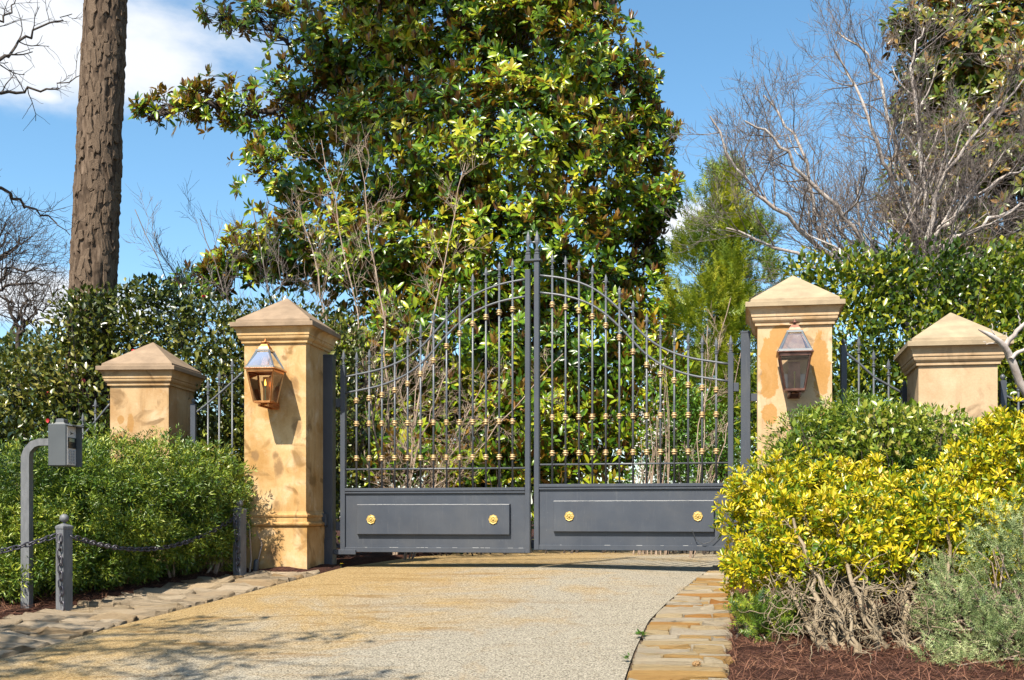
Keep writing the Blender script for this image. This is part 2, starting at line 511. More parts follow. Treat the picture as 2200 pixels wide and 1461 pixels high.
g = N('gilt_rosette'); g.set(color=g.ramp(g.noise(60, 3), (.3, (.55, .36, .09)), (.7, (.85, .66, .24))), rough=.42, metal=.35); g.bump(g.noise(120, 3), .4, .003); M['gilt'] = g.m
g = N('bright_copper'); a = g.noise(14, 4, .6)
g.set(color=g.ramp(a, (.3, (.55, .19, .05)), (.7, (.86, .38, .13))), rough=.33, metal=.8); M['copper'] = g.m
g = N('aged_copper'); a = g.noise(14, 4, .6)
g.set(color=g.ramp(a, (.3, (.11, .05, .035)), (.7, (.32, .15, .105))), rough=.38, metal=.75); M['copper_dark'] = g.m
g = N('roof_edge_metal'); g.set(color=(.72, .64, .56), rough=.3, metal=.9); M['tin'] = g.m
def glass(name, tint, refl):
    g = N(name)
    t = g.n.new('ShaderNodeBsdfTransparent'); t.inputs[0].default_value = tint + (1,)
    gl = g.n.new('ShaderNodeBsdfGlossy'); gl.inputs['Roughness'].default_value = .04
    fr = g.n.new('ShaderNodeFresnel'); fr.inputs['IOR'].default_value = 1.5
    mx = g.n.new('ShaderNodeMixShader')
    g.l.new(g.math('ADD', fr.outputs[0], refl), mx.inputs[0]); g.l.new(t.outputs[0], mx.inputs[1]); g.l.new(gl.outputs[0], mx.inputs[2])
    g.l.new(mx.outputs[0], g.out.inputs['Surface'])
    return g.m
M['glass'] = glass('clear_glass', (.93, .93, .93), .04)
M['roof_glass'] = glass('roof_glass', (.8, .84, .88), .22)
g = N('flame'); g.set(color=(1, .5, .1)); g.b.inputs['Emission Color'].default_value = (1, .42, .06, 1); g.b.inputs['Emission Strength'].default_value = 3.0; M['flame'] = g.m
g = N('brass'); g.set(color=(.6, .45, .2), metal=.8, rough=.35); M['brass'] = g.m
g = N('box_enamel'); g.set(color=g.ramp(g.noise(5, 3), (.3, (.072, .082, .088)), (.7, (.088, .098, .104))), rough=.5); M['enamel'] = g.m
g = N('brushed_plate'); g.set(color=g.ramp(g.noise(50, 3), (.3, (.58, .56, .54)), (.7, (.70, .68, .66))), rough=.5); M['plate'] = g.m
g = N('black_plastic'); g.set(color=(.015, .016, .018), rough=.3); M['black'] = g.m
g = N('key_grey'); g.set(color=(.36, .37, .38), rough=.5); M['key'] = g.m
g = N('bare_primer'); g.set(color=(.42, .43, .44), rough=.7); M['chip'] = g.m
g = N('lcd'); g.set(color=(.24, .30, .22), rough=.25); M['lcd'] = g.m
g = N('dark_conduit'); g.set(color=(.055, .06, .068), rough=.5); M['conduit'] = g.m

# ground
g = N('mulch')
a = g.noise(7, 8, .7); b = g.noise(34, 5, .7, stretch=(1, 2.4, 1))
c = g.ramp(b, (.28, (.016, .009, .008)), (.5, (.07, .034, .025)), (.72, (.19, .09, .06)))
c = g.mix(.55, c, g.ramp(a, (.3, (.5, .45, .5)), (.7, (1.25, 1.05, .95))), 'MULTIPLY')
g.set(color=c, rough=.95, spec=.1); g.bump(g.math('ADD', a, b), .9, .03)
M['mulch'] = g.m
g = N('exposed_aggregate')
sp = g.noise(72, 4, .85); sp2 = g.noise(85, 3, .75); big = g.noise(.55, 5, .6, dist=.8); mid = g.noise(2.4, 6, .62, dist=.6, stretch=(1, .55, 1))
grey = g.ramp(sp, (.38, (.05, .042, .032)), (.45, (.32, .28, .21)), (.54, (.47, .42, .325)), (.64, (.68, .62, .50)))
gold = g.ramp(sp, (.36, (.12, .07, .025)), (.45, (.38, .25, .10)), (.54, (.50, .355, .165)), (.66, (.66, .52, .30)))
gx = g.n.new('ShaderNodeSeparateXYZ'); g.l.new(g.tc.outputs['Object'], gx.inputs[0])
side = g.math('ADD', g.math('MULTIPLY', gx.outputs[0], -.22), g.math('MULTIPLY', g.noise(.8, 7, .68, dist=1.2), 2.0))   # iron stain that runs off the bed on the left
side = g.math('ADD', side, g.math('MULTIPLY', g.math('SUBTRACT', gx.outputs[1], 10.0), .10))
c = g.mix(g.ramp(g.math('MULTIPLY', side, .5), (.47, 0), (.74, 1)), grey, gold)
streak = g.noise(1.5, 6, .65, dist=.8, stretch=(.5, 2.6, 1))
c = g.mix(g.math('MULTIPLY', g.ramp(streak, (.54, 0), (.66, 1)), g.math('MULTIPLY', g.ramp(g.math('MULTIPLY', side, .5), (.40, .12), (.6, .65)), 1.0)), c, (.25, .13, .03))
c = g.mix(g.math('MULTIPLY', g.ramp(mid, (.57, 0), (.72, 1)), .4), c, (.40, .24, .08))
pit = g.ramp(sp2, (.37, .03), (.45, 1.0))
c = g.mix(.8, c, pit, 'MULTIPLY')
g.set(color=c, rough=.92, spec=.2); g.bump(g.math('ADD', sp, sp2), .8, .012)
M['aggregate'] = g.m
g = N('mortar'); g.set(color=g.ramp(g.noise(12, 5), (.3, (.05, .034, .02)), (.7, (.14, .09, .05))), rough=.95); M['mortar'] = g.m
def flagstone(name, *stops):
    g = N(name)
    a = g.noise(3, 5, .65, stretch=(1, 5, 3), dist=.4); f = g.noise(45, 4, .7)
    base = g.ramp(g.rand(), *stops)
    c = g.mix(.8, base, g.ramp(a, (.3, (.66, .62, .56)), (.5, (1, .98, .95)), (.7, (1.12, 1.1, 1.08))), 'MULTIPLY')
    c = g.mix(g.math('MULTIPLY', g.ramp(g.noise(6, 4, .6, stretch=(.6, 4, 2)), (.6, 0), (.7, 1)), .6), c, (.42, .18, .04))
    g.set(color=c, rough=.85, spec=.2); g.bump(g.math('ADD', a, g.math('MULTIPLY', f, .7)), 1.0, .025)
    return g.m
M['stone_warm'] = flagstone('stone_warm', (0, (.48, .21, .05)), (.12, (.58, .35, .12)), (.3, (.60, .45, .24)), (.55, (.64, .52, .34)), (.78, (.54, .47, .37)), (1, (.72, .62, .46)))
M['stone_grey'] = flagstone('stone_grey', (0, (.46, .31, .16)), (.3, (.62, .48, .31)), (.6, (.48, .385, .27)), (.85, (.68, .55, .39)), (1, (.38, .26, .14)))

# bark and leaves
def bark(name, *stops, stretch=(3, 3, .7), scale=6, bump=.5):
    g = N(name)
    a = g.noise(scale, 7, .65, stretch=stretch, dist=.4)
    g.set(color=g.ramp(a, *stops), rough=.9, spec=.15); g.bump(a, bump, .02)
    return g.m
M['pine_bark'] = bark('pine_bark', (.3, (.03, .02, .014)), (.5, (.11, .076, .052)), (.7, (.24, .175, .125)))
M['pine_plate'] = bark('pine_plate', (.3, (.055, .036, .024)), (.5, (.16, .112, .076)), (.72, (.32, .24, .17)), scale=9)
M['myrtle_bark'] = bark('myrtle_bark', (.3, (.24, .185, .155)), (.5, (.48, .42, .38)), (.7, (.70, .66, .62)), stretch=(2, 2, 1), scale=3)
M['dark_bark'] = bark('dark_bark', (.3, (.045, .035, .03)), (.7, (.12, .10, .085)))
M['twig_tan'] = bark('twig_tan', (.3, (.26, .17, .12)), (.7, (.56, .45, .35)))
M['twig_grey'] = bark('twig_grey', (.3, (.10, .078, .068)), (.7, (.31, .265, .24)))
M['stem_grey'] = bark('stem_grey', (.3, (.15, .11, .065)), (.7, (.42, .34, .235)), stretch=(1, 1, 1))

M['magnolia'] = leaf_mat('magnolia_leaf', ((.10, (.014, .045, .007)), (.32, (.06, .15, .010)), (.54, (.20, .33, .014)), (.76, (.50, .52, .025)), (.90, (.52, .26, .04))), rough=.30, trans=.24, spec=.4, under=(.28, .15, .035))
M['magnolia_rust'] = leaf_mat('magnolia_rust_leaf', ((.12, (.04, .09, .012)), (.35, (.14, .22, .022)), (.52, (.28, .27, .04)), (.70, (.36, .19, .045)), (.9, (.42, .22, .08))), rough=.3, trans=.25, under=(.17, .075, .028))
M['camellia'] = leaf_mat('camellia_leaf', ((.15, (.012, .028, .008)), (.42, (.05, .075, .010)), (.64, (.15, .165, .022)), (.84, (.32, .28, .06)), (.96, (.38, .24, .14))), rough=.3, trans=.14)
M['holly'] = leaf_mat('holly_leaf', ((.12, (.025, .055, .008)), (.40, (.06, .115, .009)), (.62, (.20, .25, .016)), (.84, (.48, .42, .025)), (.96, (.56, .28, .05))), rough=.28, trans=.2)
M['yew'] = leaf_mat('yew_needle', ((.14, (.012, .038, .006)), (.36, (.06, .135, .010)), (.57, (.19, .275, .02)), (.79, (.46, .49, .05)), (.95, (.58, .44, .15))), rough=.45, trans=.12)
M['euonymus'] = leaf_mat('golden_leaf', ((.12, (.05, .13, .008)), (.34, (.22, .30, .010)), (.56, (.58, .49, .010)), (.8, (.86, .66, .03)), (.95, (.62, .36, .09))), rough=.35, trans=.2, twist=.25)
M['juniper_blue'] = leaf_mat('blue_needle', ((.12, (.06, .11, .035)), (.38, (.22, .30, .10)), (.64, (.46, .51, .23)), (.9, (.76, .72, .38))), rough=.55, trans=.1)
M['cedar'] = leaf_mat('cedar_spray', ((.1, (.05, .11, .010)), (.42, (.19, .27, .012)), (.72, (.42, .45, .02)), (.95, (.58, .50, .04))), rough=.5, trans=.2)
M['boxwood'] = leaf_mat('small_leaf', ((.1, (.02, .07, .008)), (.5, (.08, .20, .016)), (.9, (.22, .34, .04))), rough=.35, trans=.2)
M['abelia'] = leaf_mat('mixed_leaf', ((.1, (.06, .13, .012)), (.38, (.20, .28, .025)), (.62, (.38, .40, .05)), (.8, (.48, .36, .13)), (.94, (.44, .18, .09))), rough=.33, trans=.22)
M['blossom'] = leaf_mat('white_blossom', ((.1, (.62, .58, .56)), (.9, (.82, .80, .79))), rough=.6, trans=.25)
M['far_leaf'] = leaf_mat('far_leaf', ((.1, (.06, .10, .03)), (.9, (.15, .20, .06))), rough=.6, trans=.15)
M['straw'] = leaf_mat('pine_straw', ((.1, (.07, .028, .018)), (.6, (.24, .095, .05)), (.95, (.46, .25, .14))), rough=.7, trans=.05)
g = N('red_bloom'); g.set(color=(.55, .03, .035), rough=.5); M['red'] = g.m
g = N('yellow_petal'); g.set(color=(.75, .55, .02), rough=.5); M['yellow'] = g.m
g = N('dry_leaf'); g.set(color=(.30, .17, .06), rough=.7); M['dry'] = g.m

# ------------------------------------------------------------------ ground, driveway, stone edging
def gz(x, y):
    """height of the drive: climbs to the gate, level behind it"""
    y = np.asarray(y, float)
    t = 11.3 - y
    s = .084 * np.where(t > 0, np.minimum(t, 26), 0)
    soft = np.where((t > -.8) & (t < .8), .084 * ((t + .8) ** 2) / 3.2, s)
    return .94 - soft + np.asarray(x, float) * 0

LE = np.array([(-12, -11), (0, -6.2), (4, -4.75), (6, -4.0), (7.03, -3.74), (8.03, -3.53), (8.79, -3.33), (10.05, -2.94), (10.7, -2.74), (11.3, -2.66), (12, -2.6), (14, -2.35), (16, -1.9), (19, -.6), (24, 3)])
RE = np.array([(-12, 7), (0, 1.5), (3, .25), (5, .15), (6.29, .257), (7.08, .352), (8.2, .52), (8.95, .708), (10.1, 1.03), (11.1, 1.32), (11.6, 1.45), (12, 1.55), (14, 2.0), (16, 2.9), (19, 4.6), (24, 8)])
LO = np.array([(-12, -12), (0, -7.1), (4, -5.7), (6, -4.95), (8.2, -4.47), (9.34, -4.1), (10.05, -3.87), (10.6, -3.55), (10.95, -3.35)])
RO = np.array([(-12, 8), (0, 2.2), (3, .95), (5, .78), (6.29, .883), (7.64, 1.06), (8.86, 1.26), (11.62, 1.66)])
xl = lambda y: np.interp(y, LE[:, 0], LE[:, 1])
xr = lambda y: np.interp(y, RE[:, 0], RE[:, 1])
xlo = lambda y: np.interp(y, LO[:, 0], LO[:, 1])
xro = lambda y: np.interp(y, RO[:, 0], RO[:, 1])

def grid_mesh(name, xs, ys, zf, mat):
    X, Y = np.meshgrid(xs, ys)
    Z = zf(X, Y)
    v = np.stack([X, Y, Z], -1).reshape(-1, 3)
    nx, ny = len(xs), len(ys)
    i = (np.arange(ny - 1)[:, None] * nx + np.arange(nx - 1)[None]).ravel()
    return np_mesh(name, v, np.stack([i, i + 1, i + nx + 1, i + nx], -1), mat, smooth=True)

def bed_z(X, Y):
    lo = np.where(Y < 10.95, xlo(Y), xl(Y)); ro = np.where(Y < 11.6, xro(Y), xr(Y))
    dist = np.maximum(lo - X, X - ro)                  # > 0 in the beds
    rise = np.clip(dist / .12, -1, 1) * .035
    lump = .018 * np.sin(X * 5.1 + Y * 3.3) * np.sin(Y * 4.7 - X * 2.1) + .012 * np.sin(X * 13 + 2 * np.sin(Y * 9))
    return gz(X, Y) + np.where(dist > 0, rise + lump * np.clip(dist / .2, 0, 1) * (Y < 30), -.05)
xs = np.concatenate([[-400, -150, -60, -30, -18], np.arange(-12, 12.01, .1), [18, 30, 60, 150, 400]])
ys = np.concatenate([[-300, -80, -30], np.arange(-14, 3, .5), np.arange(3, 18, .1), np.arange(18, 40, 1.0), [60, 100, 200, 400, 900]])
tag(link('ground', grid_mesh('ground', xs, ys, bed_z, M['mulch'])), kind='structure')

ys = np.concatenate([np.arange(-12, 3, .5), np.arange(3, 24.01, .15)])
u = np.linspace(0, 1, 41)
Yg, Ug = np.meshgrid(ys, u, indexing='ij')
Xg = xl(Yg) * (1 - Ug) + xr(Yg) * Ug
Zg = gz(Xg, Yg) + .004 + .012 * np.sin(Ug * math.pi) + .004 * np.sin(Xg * 2.1 + Yg * 1.3)
v = np.stack([Xg, Yg, Zg], -1).reshape(-1, 3)
i = (np.arange(len(ys) - 1)[:, None] * 41 + np.arange(40)[None]).ravel()
tag(link('driveway', np_mesh('driveway', v, np.stack([i, i + 1, i + 42, i + 41], -1), M['aggregate'], smooth=True)), kind='structure')

def stone_meshes(prefix, mat, lumpy, n=10):
    out = []
    for k in range(n):
        r = np.random.default_rng(k + (40 if lumpy else 0))
        nx, ny = 5, 4
        gx_ = np.array([-.5, -.47, 0, .47, .5]); gx_ = np.sign(gx_) * np.abs(gx_)
        gy_ = np.array([-.5, -.40, .40, .5])
        V = []
        for j in range(ny):
            for i in range(nx):
                edge = (i in (0, nx - 1)) or (j in (0, ny - 1))
                z = (-.35 if edge else 0) + r.normal() * (.45 if lumpy else .28) * (0 if edge else 1)
                if j == 2 and lumpy: z += .5
                if j == 2 and not lumpy: z += .15
                jx = r.normal() * .015; jy = r.normal() * .05
                V.append((gx_[i] + jx, gy_[j] + jy, z))
        for j in range(ny):
            for i in range(nx):
                if i in (0, nx - 1) or j in (0, ny - 1): pass
        F = [(j * nx + i, j * nx + i + 1, (j + 1) * nx + i + 1, (j + 1) * nx + i) for j in range(ny - 1) for i in range(nx - 1)]
        ring = [i for i in range(nx)] + [j * nx + nx - 1 for j in range(1, ny)] + [(ny - 1) * nx + i for i in range(nx - 2, -1, -1)] + [j * nx for j in range(ny - 2, 0, -1)]
        b0 = len(V)
        for q in ring: V.append((V[q][0], V[q][1], -2.2))
        m = len(ring)
        for q in range(m):
            F.append((ring[(q + 1) % m], ring[q], b0 + q, b0 + (q + 1) % m))
        mb = MB(); mb.add(V, F)
        me = mb.mesh(prefix, mat, True)
        out.append(me)
    return out

def edging(name, inner, outer, y0, y1, mat, lumpy, rowd, seed):
    base = empty(name, (0, 0, 0), kind='structure')
    yy = np.arange(y0, y1 + .001, .1)
    a = np.stack([inner(yy), yy, gz(0, yy) - .012], -1); b = np.stack([outer(yy), yy, gz(0, yy) - .012], -1)
    vs = np.concatenate([a, b]); n = len(yy)
    if inner(8.0) < outer(8.0): f = [(i, n + i, n + i + 1, i + 1) for i in range(n - 1)]
    else: f = [(n + i, i, i + 1, n + i + 1) for i in range(n - 1)]
    bed = link('mortar_bed', np_mesh('mortar_bed', vs, np.array(f), M['mortar']), base)
    ms = stone_meshes('stone', mat, lumpy)
    r = random.Random(seed)
    y = y0
    while y < y1:
        d = rowd * r.uniform(.7, 1.35)
        yc = y + d / 2
        xi, xo = float(inner(yc)), float(outer(yc))
        xi += .018 if xo > xi else -.018              # open joint against the drive
        W = abs(xo - xi)
        # rows run square to the edge of the drive
        slope = (float(inner(yc + .1)) - float(inner(yc - .1))) / .2
        ang = -math.atan(slope) * (.8 if lumpy else .35)
        cuts = [0.0]
        while cuts[-1] < W - .12: cuts.append(cuts[-1] + r.uniform(.16, .52) * (1.15 if lumpy else 1))
        if len(cuts) == 1: cuts.append(W)
        cuts[-1] = W + r.uniform(-.03, .05)
        for c0, c1 in zip(cuts, cuts[1:]):
            if c1 - c0 < .05: continue
            xc = xi + (1 if xo > xi else -1) * (c0 + c1) / 2
            off = (xc - xi) * math.tan(ang)
            o = link('stone', r.choice(ms), base)
            ln = (c1 - c0) * (1 / math.cos(ang)) - .012
            yy_ = yc + off
            o.location = (xc, yy_, float(gz(xc, yy_)) + r.uniform(.012, .03 if not lumpy else .026))
            o.scale = (ln * r.choice((-1, 1)), (d - .010) * r.choice((-1, 1)), .024 if lumpy else .03)
            if o.scale[0] * o.scale[1] < 0: o.scale[1] = -o.scale[1]
            o.rotation_euler = (math.atan(.084) + r.gauss(0, .02 if not lumpy else .05), r.gauss(0, .012 if not lumpy else .04), ang + r.gauss(0, .02))
        y += d
    return base
edging('stone_edging', xr, xro, 5.3, 11.55, M['stone_warm'], False, .105, 3)
edging('stone_edging', xl, xlo, 5.3, 10.85, M['stone_grey'], True, .15, 8)

# ------------------------------------------------------------------ pillars
def pillar(name, c, theta, drop, half, mats, gzv, label, cat='pillar', group=None):
    """square rendered pillar; drop lowers the whole head below that of the tall pair"""
    k = half / .34
    base = gzv
    root = empty(name, (c[0], c[1], base), -theta, label=label, cat=cat, group=group)
    Z = lambda rel: EYE + rel - drop - base
    body, cap = M[mats[0]], M[mats[1]]
    pl = MB().square([(.358 * k, -.12), (.358 * k, Z(-.11 + drop)), (.352 * k, Z(-.104 + drop))]); o = pl.build('plinth', body, root)
    z0, z1 = Z(-.104 + drop), Z(.055 + drop)
    prof = [(.352, z0), (.376, z0 + .006), (.386, z0 + .02), (.386, z0 + .032), (.374, z0 + .046), (.362, z0 + .05), (.358, z0 + .075), (.352, z0 + .098), (.364, z0 + .104), (.366, z0 + .122), (.358, z0 + .132), (.352, z0 + .14), (.346, z1)]
    MB().square([(h * k, z) for h, z in prof]).build('base_moulding', body, root)
    MB().square([(.340 * k, z1 - .002), (.340 * k, Z(1.845))]).build('shaft', body, root)
    z = Z(1.843)
    prof = [(.340, z), (.362, z + .002), (.364, z + .028), (.366, z + .03), (.374, z + .034), (.386, z + .05), (.390, z + .066), (.388, z + .078), (.396, z + .080), (.398, z + .085)]
    prof += [(.398 + .046 * (1 - math.cos(t * math.pi / 2)), z + .085 + .08 * math.sin(t * math.pi / 2)) for t in np.linspace(.15, 1, 7)]
    MB().square([(h * k, q) for h, q in prof]).build('cornice', body, root)
    z = Z(2.008)
    o = MB().square([(.440 * k, z), (.452 * k, z + .004), (.452 * k, z + .046), (.446 * k, z + .05), (.408 * k, z + .052), (.404 * k, z + .082), (.0 * k + .012, Z(2.385)), (.004, Z(2.39))]).build('cap', cap, root)
    return root

HP = [('gate_pillar', (-3.2265, 11.4735), 6.0, 0.0, .34, ('stucco_gold', 'cap_brown')),
      ('gate_pillar', (2.065, 10.24), 9.0, .035, .345, ('stucco_pale', 'cap_pale')),
      ('wall_pillar', (-4.996, 12.207), 3.0, .36, .34, ('stucco_tan', 'cap_brown')),
      ('wall_pillar', (3.50, 9.94), 9.0, .455, .347, ('stucco_blush', 'cap_pale'))]
LB = ['tall golden tan stucco pillar with a copper lantern, left of the gate',
      'tall pale patchy stucco pillar with a dark copper lantern, right of the gate',
      'short tan stucco pillar rising behind the clipped evergreen hedge on the left',
      'short pale stucco pillar rising above the yellow shrub on the right']
PIL = []
for (nm, c, th, dr, hf, mt), lb in zip(HP, LB):
    PIL.append(pillar(nm, c, math.radians(th), dr, hf, mt, float(gz(c[0], c[1])), lb))

# ------------------------------------------------------------------ lanterns
def lantern(pil, theta, du, zeave, copper, lit, label):
    u = np.array((math.cos(theta), -math.sin(theta))); nb = np.array((math.sin(theta), math.cos(theta)))
    c = np.array(pil[:2])
    p = c + du * u - (pil[2] + .235) * nb
    root = empty('lantern', (p[0], p[1], zeave), -theta, label=label, cat='lantern', group='copper lanterns on the tall pillars')
    cu = M[copper]
    H, tw, bw = .335, .140, .088            # body height, half widths
    # four corner posts and the rails that tie them
    f = MB()
    for sx in (-1, 1):
        for sy in (-1, 1):
            f.tube([(sx * tw, sy * tw, -.012), (sx * bw, sy * bw, -H)], .0095, 4)
    f.build('body_frame', cu, root)
    for a, z, w, nm in ((tw, -.02, .012, 'top_band'), (bw, -H, .010, 'bottom_band')):
        r = MB()
        for s in (-1, 1):
            r.box(-a, a, s * a - .007, s * a + .007, z - w, z + w); r.box(s * a - .007, s * a + .007, -a + .006, a - .006, z - w + .001, z + w - .001)
        r.build(nm, cu, root)
    MB().box(-bw + .002, bw - .002, -bw + .002, bw - .002, -H - .012, -H - .011 + .006).build('floor_plate', cu, root)
    for k in range(4):
        a = k * math.pi / 2
        g = MB().add([(-tw + .006, -tw + .001, -.03), (tw - .006, -tw + .001, -.03), (bw - .006, -bw + .001, -H + .01), (-bw + .006, -bw + .001, -H + .01)], [(0, 3, 2, 1)])
        g.build('pane', M['glass'], root, rz=a)
    # eave, glazed roof, vent and finial
    MB().square([(.158, -.006), (.166, -.002), (.166, .006), (.15, .012)]).build('eave', cu, root)
    rf = MB(); rt, rb, rh = .062, .148, .205
    for sx in (-1, 1):
        for sy in (-1, 1): rf.tube([(sx * rb, sy * rb, .008), (sx * rt, sy * rt, rh)], .011, 4)
    for s in (-1, 1):
        rf.box(-rb, rb, s * rb - .008, s * rb + .008, .010, .028); rf.box(s * rb - .008, s * rb + .008, -rb + .009, rb - .009, .011, .027)
    rf.square([(rt + .012, rh - .012), (rt + .012, rh + .004), (rt, rh + .010)])
    roof = rf.build('roof', M['tin'], root)
    for k in range(4):
        MB().add([(-rb + .01, -rb + .003, .026), (rb - .01, -rb + .003, .026), (rt - .004, -rt + .003, rh - .01), (-rt + .004, -rt + .003, rh - .01)], [(0, 1, 2, 3)]).build('roof_pane', M['roof_glass'], roof, rz=k * math.pi / 2)
    MB().square([(rt - .004, rh + .008), (.046, rh + .035), (.03, rh + .062), (.02, rh + .066)]).build('vent', cu, root)
    MB().lathe([(.012, rh + .064), (.012, rh + .078), (.05, rh + .082), (.046, rh + .088), (.016, rh + .094), (.014, rh + .104), (.008, rh + .108), (.004, rh + .124)], k=10).build('finial', cu, root, smooth=False)
    # burner, reflector and flame
    MB().lathe([(.028, -H), (.028, -H + .012), (.006, -H + .018), (.006, -H + .15), (.012, -H + .155), (.010, -H + .175)], k=8).build('burner', M['brass'], root)
    MB().box(-.055, .055, .072, .076, -H + .01, -.06).build('reflector', cu, root)
    if lit: MB().lathe([(.003, -H + .172), (.010, -H + .185), (.008, -H + .21), (.002, -H + .24)], k=8).build('flame', M['flame'], root, smooth=True)
    # wall bracket: back plate, two arms under the body
    gap = .235
    b = MB()
    b.box(-.055, .055, gap - .012, gap + .004, -H - .05, -.14)
    for s in (-1, 1): b.box(s * .05 - .009, s * .05 + .009, -bw * .6, gap - .01, -H - .045, -H - .022)
    b.box(-.062, .062, .03, .055, -H - .024, -H - .008)
    b.lathe([(.02, -H - .03), (.03, -H - .02), (.02, -H - .01)], k=8)
    b.build('wall_bracket', cu, root)
    return root
lantern((-3.2265, 11.4735, .34), math.radians(6), -.008, EYE + 1.524, 'copper', True, 'bright copper gas lantern with a burning flame on the golden pillar')
lantern((2.065, 10.24, .345), math.radians(9), -.01, EYE + 1.50, 'copper_dark', False, 'dark aged copper lantern on the pale pillar right of the gate')

# ------------------------------------------------------------------ gate
ARC_T = [0, .2, .34, .44, .54, .63, .725, .86, 1]
ARC_H = [0, .07, .175, .318, .55, .73, .865, .958, 1]
def arc(t, lo, hi):
    # smooth cubic through the measured heights
    t = np.asarray(t, float)
    h = np.interp(t, ARC_T, ARC_H)
    h = (np.interp(np.clip(t - .05, 0, 1), ARC_T, ARC_H) + 2 * h + np.interp(np.clip(t + .05, 0, 1), ARC_T, ARC_H)) / 4
    h = np.where(t < .05, np.interp(t, ARC_T, ARC_H), np.where(t > .95, np.interp(t, ARC_T, ARC_H), h))
    return lo + (hi - lo) * h

def spear_mesh(name, s, mat):
    m = MB()
    m.lathe([(.012, 0), (.017, .004), (.017, .012), (.012, .016), (.016, .022), (.016, .03), (.008, .036), (.006, .055)], k=8)
    m.loft([[(w * math.cos(a) , .55 * w * math.sin(a), z) for a in np.arange(6) * math.pi / 3] for w, z in ((.006, .052), (.015, .075), (.017, .09), (.012, .115), (.001, .15))])
    for sx in (-1, 1):
        m.tube([(0, 0, .058), (sx * .014, 0, .078), (sx * .026, 0, .08), (sx * .03, 0, .068)], [.004, .0038, .003, .002], 5)
    m.v = [(x * s, y * s, z * s) for x, y, z in m.v]
    return m.mesh(name, mat)
SPEAR = spear_mesh('spear', 1.15, M['bars'])
SPEAR_BIG = spear_mesh('finial', 1.75, M['bars'])
COLLAR = MB().lathe([(.013, -.030), (.025, -.028), (.025, -.017), (.017, -.012), (.032, -.005), (.036, 0), (.032, .005), (.017, .012), (.025, .017), (.025, .028), (.013, .030)], k=10).mesh('collar', M['collar'], True)
def rosette_mesh():
    m = MB()
    k = 40
    def ring(f, z): return [(f * (.046 + .006 * abs(math.cos(4 * a))) * math.cos(a), z, f * (.046 + .006 * abs(math.cos(4 * a))) * math.sin(a)) for a in np.arange(k) * 2 * math.pi / k]
    m.loft([ring(1, 0), ring(1.02, -.006), ring(.93, -.012), ring(.80, -.008), ring(.7, -.011)])
    for q in range(8):
        a = q * math.pi / 4
        c = np.array((math.cos(a), 0, math.sin(a)))
        t = np.array((-math.sin(a), 0, math.cos(a)))
        vs = [c * .012 + (0, -.012, 0), c * .026 + t * .0095 + (0, -.012, 0), c * .036 + (0, -.012, 0), c * .026 - t * .0095 + (0, -.012, 0), c * .025 + (0, -.02, 0)]
        m.add(vs, [(0, 1, 4), (1, 2, 4), (2, 3, 4), (3, 0, 4)])
    m.loft([[(r * math.cos(a), y, r * math.sin(a)) for a in np.arange(10) * math.pi / 5] for r, y in ((.013, -.011), (.012, -.018), (.006, -.024))])
    return m.mesh('rosette', M['gilt'], False)
ROSETTE = rosette_mesh()

